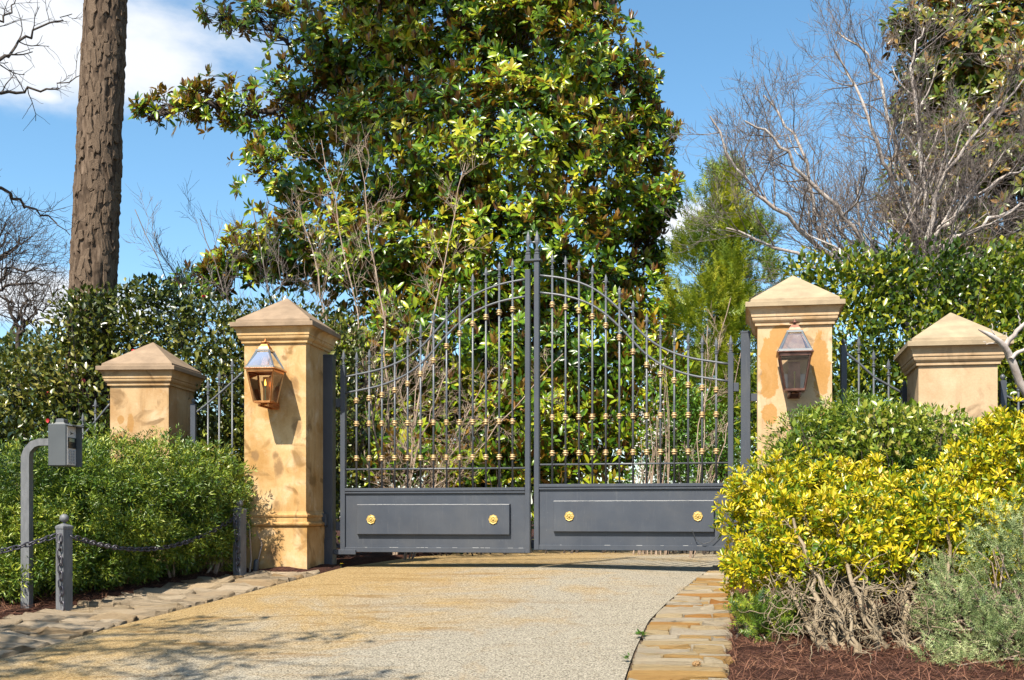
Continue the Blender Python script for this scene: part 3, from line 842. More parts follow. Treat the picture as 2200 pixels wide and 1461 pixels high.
def gate_leaf(hinge, W, ang, sgn, dz, wide_cap, label):
    gzv = .94
    root = empty('gate_leaf', (hinge[0], hinge[1], gzv), ang, label=label, cat='gate')
    Z = lambda rel: EYE + rel + dz - gzv
    X = lambda t: sgn * t * W
    iron, bars = M['iron'], M['bars']
    def bx(m, x0, x1, y0, y1, z0, z1, b=.003):
        return m.box(min(x0, x1), max(x0, x1), y0, y1, z0, z1, b)
    # stiles
    hs_ = bx(MB(), X(0) - .028, X(0) + .028, -.03, .03, Z(-.357), Z(1.70)).build('stile', iron, root)
    o = link('finial', SPEAR_BIG, hs_, (X(0), 0, Z(1.70))); o.scale = (.72, .72, .72)
    top = 2.70 if not wide_cap else 2.75
    cs = bx(MB(), X(1) - .027, X(1) + .027, -.032, .032, Z(-.357), Z(top)).build('stile', iron, root)
    if wide_cap:
        xa = X(1) - .05; xb = X(1) + .05
        if sgn < 0: xa = X(1) - .14
        else: xb = X(1) + .125
        bx(MB(), xa, xb, -.045, .045, Z(top), Z(top) + .022).build('stop_plate', iron, cs)
        for xx in (X(1), X(1) + sgn * .098):
            bb = bx(MB(), xx - .028, xx + .028, -.028, .028, Z(top) + .022, Z(top) + .075).build('finial_block', iron, cs)
        for xx in (X(1), X(1) + sgn * .098):
            link('finial', SPEAR_BIG, cs, (xx, 0, Z(top) + .075))
    # lower panel: rails, sheet, raised panel, two gilt rosettes
    xi0, xi1 = X(0) + sgn * .028, X(1) - sgn * .027
    bx(MB(), xi0, xi1, -.028, .028, Z(-.357), Z(-.305)).build('bottom_rail', iron, root)
    tr = bx(MB(), xi0, xi1, -.040, .032, Z(.317), Z(.350)); bx(tr, xi0, xi1, -.030, .028, Z(.29), Z(.317)); tr.build('middle_rail', iron, root)
    sh = bx(MB(), xi0, xi1, -.008, .008, Z(-.306), Z(.29), .001).build('panel', iron, root)
    a, b, z0, z1 = X(.085), X(.905), Z(-.155), Z(.165)
    m = MB()
    xa, xb = min(a, b), max(a, b)
    m.loft([[(xa - .01, -.008, z0 - .01), (xb + .01, -.008, z0 - .01), (xb + .01, -.008, z1 + .01), (xa - .01, -.008, z1 + .01)],
            [(xa - .004, -.050, z0 - .004), (xb + .004, -.050, z0 - .004), (xb + .004, -.050, z1 + .004), (xa - .004, -.050, z1 + .004)],
            [(xa, -.052, z0), (xb, -.052, z0), (xb, -.052, z1), (xa, -.052, z1)],
            [(xa + .01, -.052, z0 + .01), (xb - .01, -.052, z0 + .01), (xb - .01, -.052, z1 - .01), (xa + .01, -.052, z1 - .01)]], cap0=False)
    rp = m.build('raised_panel', iron, sh)
    # chipped paint along the sharp edges: thin broken flakes of bare primer
    r_ = random.Random(int(hinge[0] * 100)); ch = MB()
    for zc_, yc_, xa_, xb_ in ((z1 + .003, -.0525, xa, xb), (Z(-.3045), -.0285, min(xi0, xi1) + .02, max(xi0, xi1) - .02)):
        x = xa_
        while x < xb_:
            w = r_.uniform(.006, .07)
            if r_.random() < .32: ch.box(x, min(x + w, xb_), yc_, yc_ + .004, zc_ - .001, zc_ + r_.uniform(.0015, .004))
            x += w * 1.3
    tag(ch.build('chipped_edge', M['chip'], sh), kind='stuff')
    for t in (.163, .823):
        link('rosette', ROSETTE, root, (X(t), -.0522, Z(.004)))
    # rails and the sweeping top pair
    MB().tube([(xi0, 0, Z(.56)), (xi1, 0, Z(.56))], .010, 8).build('rail', bars, root, smooth=True)
    tt = np.linspace(0, 1, 33)
    for lo, hi in ((1.41, 2.415), (1.59, 2.60)):
        pts = np.stack([xi0 + (xi1 - xi0) * tt, 0 * tt, Z(0) + arc(tt, lo, hi)], -1)
        MB().tube(pts, .0125, 8).build('arched_rail', bars, root, smooth=True)
    # thirteen balusters with collars and spear tips
    for i in range(13):
        t = .0726 + .0705 * i
        ztop = float(arc(t, 1.59, 2.60)) + .085
        x = X(t)
        br = MB().tube([(0, 0, Z(.35)), (0, 0, Z(ztop))], .0115, 8).build('baluster', bars, root, (x, 0, 0), smooth=True)
        for z in (.682, 1.066, float(arc(t, 1.41, 2.415)) - .112):
            c = link('collar', COLLAR, br, (0, 0, Z(z))); c.rotation_euler = (0, 0, i)
        link('spear', SPEAR, br, (0, 0, Z(ztop) - .005))
    return root, X, Z
hl, hc, hr = np.array((-2.651, 11.65)), np.array((-.532, 11.30)), np.array((1.550, 10.90))
uL = hc - hl; uR = hr - hc
WL, WR = np.linalg.norm(uL) - .050, np.linalg.norm(uR) - .050
gl_, XL, ZL = gate_leaf(hl, WL, math.atan2(uL[1], uL[0]), 1, -.035, False, 'left leaf of the grey iron driveway gate, hung on the golden pillar side')
gr_, XR, ZR = gate_leaf(hr, WR, math.atan2(uR[1], uR[0]), -1, .0, True, 'right leaf of the grey iron driveway gate with the twin spear tips at the centre')
# opener arm and hinge ears on the leaves
MB().box(-.10, .16, -.05, -.031, ZL(-.385), ZL(-.33), .004).build('opener_bracket', M['iron'], gl_)
for z in (1.25, -.12):
    MB().box(-.085, -.028, -.02, .02, ZL(z), ZL(z) + .10, .004).build('hinge', M['iron'], gl_)
for z in (1.30, -.10):
    MB().box(.028, .085, -.02, .02, ZR(z), ZR(z) + .09, .004).build('hinge', M['iron'], gr_)
cab = [(-.40, -.058, ZR(-.13)), (-.36, -.05, ZR(-.235)), (-.28, -.05, ZR(-.285)), (-.20, -.05, ZR(-.26)), (-.12, -.05, ZR(-.18)), (-.085, -.04, ZR(-.10)), (-.04, -.034, ZR(-.09))]
s_ = np.linspace(0, 6, 30); cab = np.array([np.interp(s_, range(7), np.array(cab)[:, k]) for k in range(3)]).T
MB().tube(cab, .004, 5).build('loose_cable', M['conduit'], gr_, smooth=True)

# hinge posts
def hinge_post(px0, px1, d, top, theta, label, boxside):
    a, b = (px0 - PPX) / FPX * d, (px1 - PPX) / FPX * d
    x = (a + b) / 2; h = abs(b - a) / 2 * .93
    zb = float(gz(x, d)) - .05
    r = empty('gate_post', (x, d, zb), -theta, label=label, cat='gate post', group='hinge posts beside the gate leaves')
    zt = EYE + top - zb
    MB().box(-h, h, -h, h, 0, zt, .004).build('shaft', M['iron'], r)
    MB().square([(h + .003, zt), (h + .003, zt + .012), (h * .8, zt + .02)]).build('cap', M['iron'], r)
    return r, h
lp, lh = hinge_post(696, 719, 11.66, 1.78, math.radians(8), 'tall grey steel hinge post against the golden pillar', 1)
MB().box(-lh - .055, lh * .2, -lh - .075, -lh, EYE - .10 - lp.location.z, EYE + .035 - lp.location.z, .006).build('hinge_box', M['iron'], lp)
MB().box(-lh - .006, lh + .006, -lh - .012, lh + .006, 0, EYE - .24 - lp.location.z, .003).build('foot_sleeve', M['iron'], lp)
MB().box(-lh - .05, -lh, -.03, .03, EYE + 1.10 - lp.location.z, EYE + 1.17 - lp.location.z, .004).build('wall_bracket', M['iron'], lp)
rp_, rh_ = hinge_post(1591, 1613, 10.66, 1.865, math.radians(10), 'tall grey steel hinge post against the pale pillar', -1)
MB().box(rh_, rh_ + .13, -.02, .02, EYE + 1.17 - rp_.location.z, EYE + 1.25 - rp_.location.z, .004).build('wall_bracket', M['iron'], rp_)

# ------------------------------------------------------------------ iron fence between the pillars
def fence(posts, rail, d, pickets, label, low=-.1):
    """rail: pixel points of the swept top rail; pickets: pixel x of each"""
    rp = np.array([P(a, b, d) for a, b in rail])
    x0 = rp[:, 0].mean(); zb = float(gz(0, d))
    r = empty('iron_fence', (x0, d, zb), label=label, cat='fence', group='iron fence panels between the pillars')
    s = np.linspace(0, len(rp) - 1, 25)
    c = np.array([np.interp(s, range(len(rp)), rp[:, k]) for k in range(3)]).T
    c[1:-1] = (c[:-2] + 2 * c[1:-1] + c[2:]) / 4
    off = np.array((x0, d, zb))
    MB().tube(c - off, .013, 8).build('top_rail', M['bars'], r, smooth=True)
    for q, z in ((0, .12),):
        MB().tube([np.array((c[0, 0], d, EYE - .45)) - off, np.array((c[-1, 0], d, EYE - .45)) - off], .012, 6).build('bottom_rail', M['bars'], r, smooth=True)
    o_ = np.argsort(c[:, 0])
    for px in pickets:
        x = (px - PPX) / FPX * d
        z = float(np.interp(x, c[o_, 0], c[o_, 2]))
        b = MB().tube([(0, 0, -.05), (0, 0, z + .10 - zb)], .0105, 6).build('picket', M['bars'], r, (x - x0, 0, 0), smooth=True)
        link('spear', SPEAR, b, (0, 0, z + .095 - zb))
    for px, top in posts:
        p = P(px, top, d)
        b = MB().box(-.03, .03, -.03, .03, -.05, p[2] - zb, .004).build('post', M['iron'], r, (p[0] - x0, 0, 0))
        k = link('ball_cap', MB().lathe([(.012, 0), (.012, .012), (.024, .025), (.026, .04), (.018, .055), (.004, .066)], k=10).mesh('ball_cap', M['bars'], True), b, (0, 0, p[2] - zb))
fence([(416, 868)], [(416, 890), (445, 868), (480, 838), (522, 800)], 12.05, [447, 471, 499], 'iron fence panel between the short left pillar and the lantern pillar')
fence([], [(120, 972), (170, 945), (205, 905), (236, 868)], 12.4, [150, 178, 205], 'iron fence panel left of the short left pillar')
fence([(1812, 742), (1943, 832)], [(1816, 757), (1845, 780), (1880, 812), (1940, 845)], 10.5, [1845, 1877, 1909], 'iron fence panel between the pale lantern pillar and short right pillar')
fence([(2154, 818)], [(2158, 850), (2190, 862), (2240, 866)], 10.2, [2188, 2216], 'iron fence panel right of the short right pillar')

# ------------------------------------------------------------------ keypad stand
kx, kd = (58 - PPX) / FPX * 8.68, 8.68
kb = float(gz(kx, kd))
kr = empty('keypad_stand', (kx, kd, kb), label='grey gooseneck stand with an entry keypad in front of the left hedge', cat='intercom')
zc = EYE + .598 - kb
pole = [(0, 0, -.1), (0, 0, zc - .10), (.015, 0, zc - .05), (.06, 0, zc), (.11, 0, zc + .018), (.25, 0, zc + .02)]
m = MB()
rings = []
hw = .034
pole = np.array(pole)
for i, p in enumerate(pole):
    t = pole[min(i + 1, len(pole) - 1)] - pole[max(i - 1, 0)]; t = t / np.linalg.norm(t)
    n_ = np.array((t[2], 0, -t[0])); w_ = hw * (1 if i < 2 else .85)
    rings.append([p + n_ * w_ + (0, -hw, 0), p + n_ * w_ + (0, hw, 0), p - n_ * w_ + (0, hw, 0), p - n_ * w_ + (0, -hw, 0)])
m.loft(rings); m.build('gooseneck_pole', M['post_paint'], kr)
bx0, bx1 = .215, .215 + .152
bz0, bz1 = EYE + .415 - kb, EYE + .765 - kb
y0, y1 = -.085, .085
bxo = MB().box(bx0, bx1, y0, y1, bz0, bz1, .008).build('housing', M['enamel'], kr)
# rain hood round the sloping face
MB().box(bx1 - .004, bx1 + .05, y1 - .008, y1 + .002, bz0, bz1).build('hood_side', M['enamel'], kr)
MB().loft([[(bx1 - .004, y0, bz1 - .012), (bx1 - .004, y1, bz1 - .012), (bx1 - .004, y1, bz1), (bx1 - .004, y0, bz1)], [(bx1 + .05, y0, bz1 - .022), (bx1 + .05, y1, bz1 - .022), (bx1 + .05, y1, bz1 - .012), (bx1 + .05, y0, bz1 - .012)]]).build('hood_top', M['enamel'], kr)
pf = bx1 + .003
fp = MB().box(bx1 - .002, pf, y0 + .012, y1 - .012, bz0 + .012, bz1 - .02).build('face_plate', M['plate'], kr)
H_ = bz1 - bz0
MB().box(pf, pf + .005, y0 + .022, y1 - .02, bz0 + H_ * .43, bz0 + H_ * .68).build('display_bezel', M['black'], fp)
MB().box(pf + .005, pf + .007, y0 + .035, y1 - .05, bz0 + H_ * .58, bz0 + H_ * .66).build('display', M['lcd'], fp)
kme = MB().box(-.002, .004, -.010, .010, -.009, .009).mesh('key', M['key'])
for r_ in range(5):
    for q in range(3):
        link('key', kme, fp, (pf, -.034 + .034 * q, bz0 + H_ * (.36 - .066 * r_)))
MB().add([(pf + .003, -.03, bz0 + H_ * .82), (pf + .003, .02, bz0 + H_ * .785), (pf + .003, -.03, bz0 + H_ * .745), (pf + .003, -.012, bz0 + H_ * .785),
          (pf, -.03, bz0 + H_ * .82), (pf, .02, bz0 + H_ * .785), (pf, -.03, bz0 + H_ * .745), (pf, -.012, bz0 + H_ * .785)], [(0, 1, 3), (1, 2, 3), (0, 4, 5, 1), (1, 5, 6, 2), (2, 6, 7, 3), (3, 7, 4, 0)]).build('call_arrow', M['black'], fp)
xm = (bx0 + bx1) / 2
MB().loft([[(xm - .05, -.045, bz1), (xm + .05, -.045, bz1), (xm + .05, .045, bz1), (xm - .05, .045, bz1)], [(xm - .034, -.04, bz1 + .012), (xm + .034, -.04, bz1 + .012), (xm + .034, .04, bz1 + .012), (xm - .034, .04, bz1 + .012)], [(xm - .03, -.036, bz1 + .04), (xm + .03, -.036, bz1 + .04), (xm + .03, .036, bz1 + .04), (xm - .03, .036, bz1 + .04)], [(xm - .02, -.028, bz1 + .046), (xm + .02, -.028, bz1 + .046), (xm + .02, .028, bz1 + .046), (xm - .02, .028, bz1 + .046)]]).build('top_lamp', M['enamel'], kr)

# ------------------------------------------------------------------ chain posts and chains
def chain_post(px, d, top, h, rz, label):
    x = (px - PPX) / FPX * d
    zb = float(gz(x, d)) - .03
    r = empty('chain_post', (x, d, zb), rz, label=label, cat='bollard', group='grey chain posts along the left bed')
    zt = EYE + top - zb
    MB().square([(h, 0), (h, zt), (h * .96, zt + .004)]).build('shaft', M['post_paint'], r)
    MB().square([(h * 1.04, zt + .002), (h * 1.1, zt + .008), (h * 1.1, zt + .026), (h * .8, zt + .036), (h * .3, zt + .048)]).build('cap', M['post_paint'], r)
    MB().lathe([(.012, zt + .046), (.010, zt + .06)] + [(max(.004, .036 * math.sin(a)), zt + .092 - .036 * math.cos(a)) for a in np.linspace(.25, math.pi, 8)], k=14).build('ball', M['post_paint'], r, smooth=True)
    return np.array((x, d, zb)), zt
c1, t1 = chain_post(138, 8.62, -.105, .044, math.radians(-25), 'weathered grey chain post with a ball top beside the keypad stand')
c2, t2 = chain_post(515, 10.72, .045, .046, math.radians(-20), 'dark chain post with a ball top at the foot of the golden pillar')

def link_mesh(L, w, r):
    pts = []
    for a in np.linspace(-math.pi / 2, math.pi / 2, 5): pts.append((L / 2 - w / 2 + w / 2 * math.cos(a), w / 2 * math.sin(a), 0))
    for a in np.linspace(math.pi / 2, 3 * math.pi / 2, 5): pts.append((-L / 2 + w / 2 + w / 2 * math.cos(a), w / 2 * math.sin(a), 0))
    m = MB(); k = 4; n = len(pts); pts = np.array(pts)
    V = []
    for i in range(n):
        t = pts[(i + 1) % n] - pts[i - 1]; t /= np.linalg.norm(t); s = np.cross(t, (0, 0, 1))
        for q in range(k):
            a = math.pi / 4 + q * math.pi / 2
            V.append(pts[i] + r * (math.cos(a) * s + math.sin(a) * np.array((0, 0, 1))))
    F = [(i * k + q, i * k + (q + 1) % k, ((i + 1) % n) * k + (q + 1) % k, ((i + 1) % n) * k + q) for i in range(n) for q in range(k)]
    m.add(V, F)
    return m.mesh('link', M['chain'], True)
def chain(pts, L, w, r, label, group):
    pts = np.array(pts); base = pts[-1].copy()
    root = empty('chain', base, label=label, cat='chain', group=group)
    me = link_mesh(L, w, r)
    seg = np.linalg.norm(np.diff(pts, axis=0), axis=1); cum = np.concatenate([[0], np.cumsum(seg)])
    pitch = L - 2.6 * r
    n = int(cum[-1] / pitch)
    for i in range(n):
        s = (i + .5) * pitch
        p = np.array([np.interp(s, cum, pts[:, k]) for k in range(3)])
        q = np.array([np.interp(s + .01, cum, pts[:, k]) for k in range(3)])
        t = Vector(q - p).normalized()
        o = link('link', me, root, p - base)
        R = t.to_track_quat('X', 'Z').to_matrix() @ Matrix.Rotation(math.radians(45 + 90 * (i % 2) + random.uniform(-14, 14)), 3, 'X')
        o.rotation_euler = R.to_euler()
    return root
def swag(a, b, sag, n=40):
    a, b = np.array(a, float), np.array(b, float); t = np.linspace(0, 1, n)[:, None]
    p = a * (1 - t) + b * t
    p[:, 2] -= (sag * 4 * t * (1 - t)).ravel()
    return p
e1 = c1 + (.055, .01, t1 - .055); e2 = c2 + (-.06, -.02, t2 - .06)
chain(swag(e1, e2, .20), .062, .040, .0068, 'heavy dark chain sagging between the two grey posts', 'dark chains on the posts')
e0 = np.array((-5.55, 6.9, EYE - .28))
chain(swag(c1 + (-.055, -.02, t1 - .05), e0, .14), .062, .040, .0068, 'dark chain running from the ball topped post out of the left edge', 'dark chains on the posts')
f1 = c1 + (-.012, -.060, t1 - .04)
chain([f1, f1 + (.004, -.002, -.12), f1 + (.014, 0, -.35), f1 + (.03, .002, -.62)], .080, .042, .0070, 'dark chain hanging down the front of the post beside the keypad', 'dark chains on the posts')
f2 = c2 + (-.018, -.061, t2 - .04)
chain([f2, f2 + (.006, -.002, -.12), f2 + (.016, 0, -.35), f2 + (.028, .002, -.60)], .080, .042, .0070, 'dark chain hanging down the post at the golden pillar', 'dark chains on the posts')

# short dark conduit stub at the pillar foot
cp = P(549, 1229, 10.95); zb = float(gz(0, 10.95))
cr = MB()
cr.tube([(0, 0, -.06), (.004, 0, .06), (.010, -.004, .125), (.014, -.006, .150)], [.030, .030, .030, .022], 12)
tag(cr.build('conduit_stub', M['conduit'], None, (cp[0], 10.95, zb), smooth=True), 'short dark conduit stub standing at the foot of the golden pillar', 'pipe')

# ------------------------------------------------------------------ trees and shrubs
def lob(px, py, d, rx, ry, rd=None):
    """ellipsoid lobe given by its place and size in the photograph at distance d"""
    c = P(px, py, d); s = d / FPX
    return (c, (rx * s, (rd if rd is not None else (rx + ry) / 2 * s), ry * s))

def plant(name, base, label, cat, group=None):
    return empty(name, base, label=label, cat=cat, group=group)
def part(name, me, root):
    o = link(name, me, root)
    o.location = -Vector(root.location)          # meshes are laid out in world coordinates
    return o
def gpt(x, y): return (x, y, float(bed_z(np.array(x), np.array(y))))

# --- tall pine trunk on the left, with bark plates standing proud of it
b0 = P(197, 700, 13.6); t0 = P(230, -60, 13.6)
axis = (t0 - b0) / (t0[2] - b0[2])
zb = float(gz(0, 13.6)) - .1; zt = 17.0
root = plant('pine_tree', b0 + axis * (zb - b0[2]), 'tall bare pine trunk with plated brown bark rising on the left', 'tree')
def pr(z): return .305 - .0085 * (z - zb)
def pc(z): return b0 + axis * (z - b0[2])
zs = np.linspace(zb, zt, 420); k = 64; A = np.arange(k) * 2 * math.pi / k
Zg, Ag = np.meshgrid(zs, A, indexing='ij')
ridge = .012 * np.sin(Ag * 13 + 3 * np.sin(Zg * 2.3 + Ag * 2)) + .008 * np.sin(Ag * 23 + 2.2 * np.sin(Zg * 5.1) + Zg) + .006 * np.sin(Zg * 31 + 5 * np.sin(Ag * 7))
R = pr(Zg) + ridge + .004 * rng.normal(size=Zg.shape)
C = b0[None, None] + axis[None, None] * (Zg[..., None] - b0[2])
v = np.stack([C[..., 0] + R * np.cos(Ag), C[..., 1] + R * np.sin(Ag), Zg], -1).reshape(-1, 3)
i = np.arange(len(zs) - 1)[:, None] * k + np.arange(k)[None]; j = np.arange(len(zs) - 1)[:, None] * k + (np.arange(k)[None] + 1) % k
f = np.stack([i, j, j + k, i + k], -1).reshape(-1, 4)
trunk = part('trunk', np_mesh('trunk', v, f, M['pine_bark'], smooth=True), root)
pm = []
for q in range(8):
    r_ = random.Random(q)
    out = [(x_ + r_.uniform(-.13, .13), z_ + r_.uniform(-.12, .12)) for x_, z_ in ((.5, -.42), (.46, .05), (.4, .47), (-.05, .55), (-.45, .42), (-.5, -.1), (-.38, -.5), (.1, -.46))]
    m = MB(); m.loft([[(0 - .6, x, z) for x, z in out], [(.35, x * .98, z * .98) for x, z in out], [(.6 + r_.uniform(-.3, .25), x * .8, z * .86) for x, z in out]], cap0=False)
    pm.append(m.mesh('bark_plate', M['pine_plate'], False))
r_ = random.Random(11)
for q in range(300):
    z = r_.uniform(4.0, 8.4)
    a = math.radians(r_.uniform(175, 375))
    rad = pr(z) + .002
    c = pc(z)
    o = link('bark_plate', r_.choice(pm), trunk, Vector(c + np.array((rad * math.cos(a), rad * math.sin(a), 0))))
    o.scale = (r_.uniform(.010, .026), r_.uniform(.05, .10), r_.uniform(.10, .30))
    o.rotation_euler = (r_.gauss(0, .15), r_.gauss(-.02, .04), a)
# crown far above the picture
L_ = []
for q in range(26):
    z = r_.uniform(12, 17); a = r_.uniform(0, 6.28)
    grow(L_, pc(z), (math.cos(a), math.sin(a), .25), r_.uniform(1.5, 3), .05, 1, dict(n=4, seg=4, wander=.12), r_)
part('limbs', branches_mesh('limbs', L_, M['pine_bark']), root)
tips = np.array([l[0][-1] for l in L_])
pp = np.repeat(tips, 26, 0) + rng.normal(size=(len(tips) * 26, 3)) * .22
part('crown', scatter_mesh('crown', *TUFT, pp, rng.normal(size=(len(pp), 3)) + (0, 0, .6), rng.normal(size=(len(pp), 3)), .32, M['yew']), root)

# --- great magnolia behind the gate
D = 17.5
lobes_px = [(1000, 40, 260, 150, 0), (800, 140, 190, 150, .3), (1160, 140, 210, 150, -.3), (1270, 220, 140, 140, 0), (1385, 300, 72, 105, .3), (1330, 420, 125, 105, 0),
            (1090, 330, 250, 170, -.9), (900, 330, 200, 150, -.5), (710, 240, 140, 105, .3), (590, 235, 105, 75, 0), (470, 225, 80, 58, 0), (385, 215, 60, 50, .2), (330, 235, 40, 30, .2),
            (560, 45, 80, 40, 0), (470, 25, 50, 24, .2), (660, 85, 95, 75, 0), (610, 380, 110, 80, 0), (660, 540, 150, 80, -.2), (530, 560, 85, 48, 0), (440, 610, 60, 38, 0),
            (850, 540, 200, 130, -.6), (1090, 540, 230, 130, -1.0), (1300, 560, 140, 90, .5), (1410, 520, 55, 60, .4), (990, 740, 260, 150, -1.0), (1240, 740, 190, 150, -.7),
            (1090, 930, 320, 130, -.6), (780, 820, 180, 150, .2), (700, 960, 160, 120, .5), (1000, -150, 300, 180, .2), (830, -60, 180, 110, .2), (1200, -60, 160, 120, .2), (1400, 200, 40, 50, .1), (1420, 420, 45, 70, .1), (1350, 650, 100, 80, .3), (1400, 720, 70, 80, .6)]
ml = [lob(a, b, D + e, c, d_) for a, b, c, d_, e in lobes_px]
mroot = plant('magnolia_tree', gpt(P(1040, 900, 18.2)[0], 18.2), 'great evergreen magnolia with glossy leaves filling the sky behind the gate', 'tree')
gz0 = .96
A_, B_ = lobes_points(ml, 38, .45, 3, gap=-.6, gscale=3.2, zmin=gz0 + .05)
wisp = (A_[:, 0] < P(640, 0, 17.5)[0]) & (A_[:, 2] > P(0, 470, 17.5)[2])
keep = ~wisp | (sinnoise(A_, 7.0, 77) > -.25)
A_, B_ = A_[keep], B_[keep]
# leaves turn up and out to the light
axs = unit(B_ * .8 + np.array((-.2, -.55, .65)) + .35 * rng.normal(size=A_.shape))
p_, d_, n_ = rosettes(A_, axs, 9, 38, 88)
clump = np.repeat(.20 * sinnoise(A_, 2.5, 9), 9)
tipb = np.clip(rng.random(len(p_)) * .80 + clump + np.repeat(.17 * rng.normal(size=len(A_)), 9) + .06, 0, .95)
crown = part('crown', scatter_mesh('crown', *BROAD, p_, d_, n_, .148 * (.5 + .8 * rng.random(len(p_))), M['magnolia'], tipb), mroot)
# young rusty shoots standing upright at some tips
sel = rng.random(len(A_)) < .22
p2, d2, n2 = rosettes(A_[sel] + B_[sel] * .06, unit(B_[sel] * .3 + np.array((0, -.1, 1.0))), 5, 12, 34)
part('young_shoots', scatter_mesh('young_shoots', *BROAD, p2, d2, -n2, .15 * (.7 + .5 * rng.random(len(p2))), M['magnolia_rust'], .45 + .5 * rng.random(len(p2))), mroot)
L_ = []
tb = np.array(gpt(P(1040, 900, 18.2)[0], 18.2)); tb[2] -= .1
trunk_pts = [tb, tb + (.05, 0, 2.2), tb + (-.1, .05, 4.6), tb + (.1, -.1, 7.5), tb + (.05, 0, 10.5)]
tc_ = limb(L_, trunk_pts, .26, .07, n=24, jit=.01)
done = []
for c, r in sorted(ml, key=lambda q: abs(q[0][0] - tb[0])):
    h = max(gz0 + .5, c[2] - .55 * abs(c[0] - tb[0]) - .4)
    s = tc_[np.argmin(abs(tc_[:, 2] - min(h, tc_[-1, 2])))]
    close = [q for q in done if np.linalg.norm(q - c) < .7 * np.linalg.norm(s - c)]
    if close: s = min(close, key=lambda q: np.linalg.norm(q - c))
    done.append(c)
    cc = limb(L_, [s, s * .5 + c * .5 + (0, 0, -.12), c], .05 if close else .075, .018, n=10, jit=.04)
    near = A_[np.argsort(((A_ - c) ** 2).sum(1))[:220]]
    near = near[((near - c) ** 2).sum(1) < (1.15 * max(r)) ** 2]
    if len(near) < 4: continue
    for t in near[rng.integers(0, len(near), 26)]:
        st = cc[rng.integers(3, 10)]
        mid = (st + t) / 2 + rng.normal(size=3) * .10 - (0, 0, .06)
        L_.append((np.array([st, mid, t]), np.array((.010, .007, .004))))
part('trunk', branches_mesh('trunk', L_, M['dark_bark'], k=7), mroot)

# --- second magnolia, rusty, at the right edge
ml = [lob(a, b, 19 + e, c, d2_) for a, b, c, d2_, e in [(2110, 70, 130, 120, 0), (1985, 50, 70, 60, -.2), (2190, 220, 160, 170, -.2), (2080, 230, 110, 110, 0), (2010, 330, 70, 80, .2), (2150, 430, 170, 150, -.3), (2040, 480, 110, 100, 0), (2250, 100, 140, 180, 0), (2130, -80, 150, 110, 0), (2300, 400, 150, 220, 0), (2180, 620, 190, 120, 0), (1925, 80, 40, 30, 0), (1990, 220, 70, 80, .3), (1970, 420, 80, 90, .3), (2060, 130, 120, 100, -.2), (2120, 330, 140, 120, -.3)]]
bx_, by_ = P(2180, 900, 19.6)[0], 19.6
r2 = plant('magnolia_tree', gpt(bx_, by_), 'rust tinted magnolia at the upper right edge behind the bare crape myrtle', 'tree')
A2, B2 = lobes_points(ml, 26, .45, 13, gap=-.9, gscale=2.8, zmin=1.2)
ax2 = unit(B2 * .8 + np.array((-.2, -.55, .6)) + .35 * rng.normal(size=A2.shape))
p_, d_, n_ = rosettes(A2, ax2, 9, 38, 88)
part('crown', scatter_mesh('crown', *BROAD, p_, d_, n_, .18 * (.7 + .5 * rng.random(len(p_))), M['magnolia_rust'], np.clip(rng.random(len(p_)) * .8 + np.repeat(.16 * rng.normal(size=len(A2)), 9), 0, .95)), r2)
L_ = []
tb = np.array(gpt(bx_, by_)); tc_ = limb(L_, [tb - (0, 0, .1), tb + (.05, 0, 3), tb + (-.1, 0, 6.5), tb + (0, 0, 9.5)], .22, .06, n=16, jit=.01)
for c, r in ml:
    s = tc_[np.argmin(abs(tc_[:, 2] - (c[2] - .8)))]
    cc = limb(L_, [s, (s + c) / 2 - (0, 0, .1), c], .06, .02, n=8, jit=.03)
    near = A2[np.argsort(((A2 - c) ** 2).sum(1))[:160]]
    near = near[((near - c) ** 2).sum(1) < (1.15 * max(r)) ** 2]
    if len(near) < 4: continue
    for t in near[rng.integers(0, len(near), 18)]:
        st = cc[rng.integers(6, 8)]; L_.append((np.array([st, (st + t) / 2 + rng.normal(size=3) * .06, t]), np.array((.012, .008, .005))))
part('trunk', branches_mesh('trunk', L_, M['dark_bark'], k=7), r2)

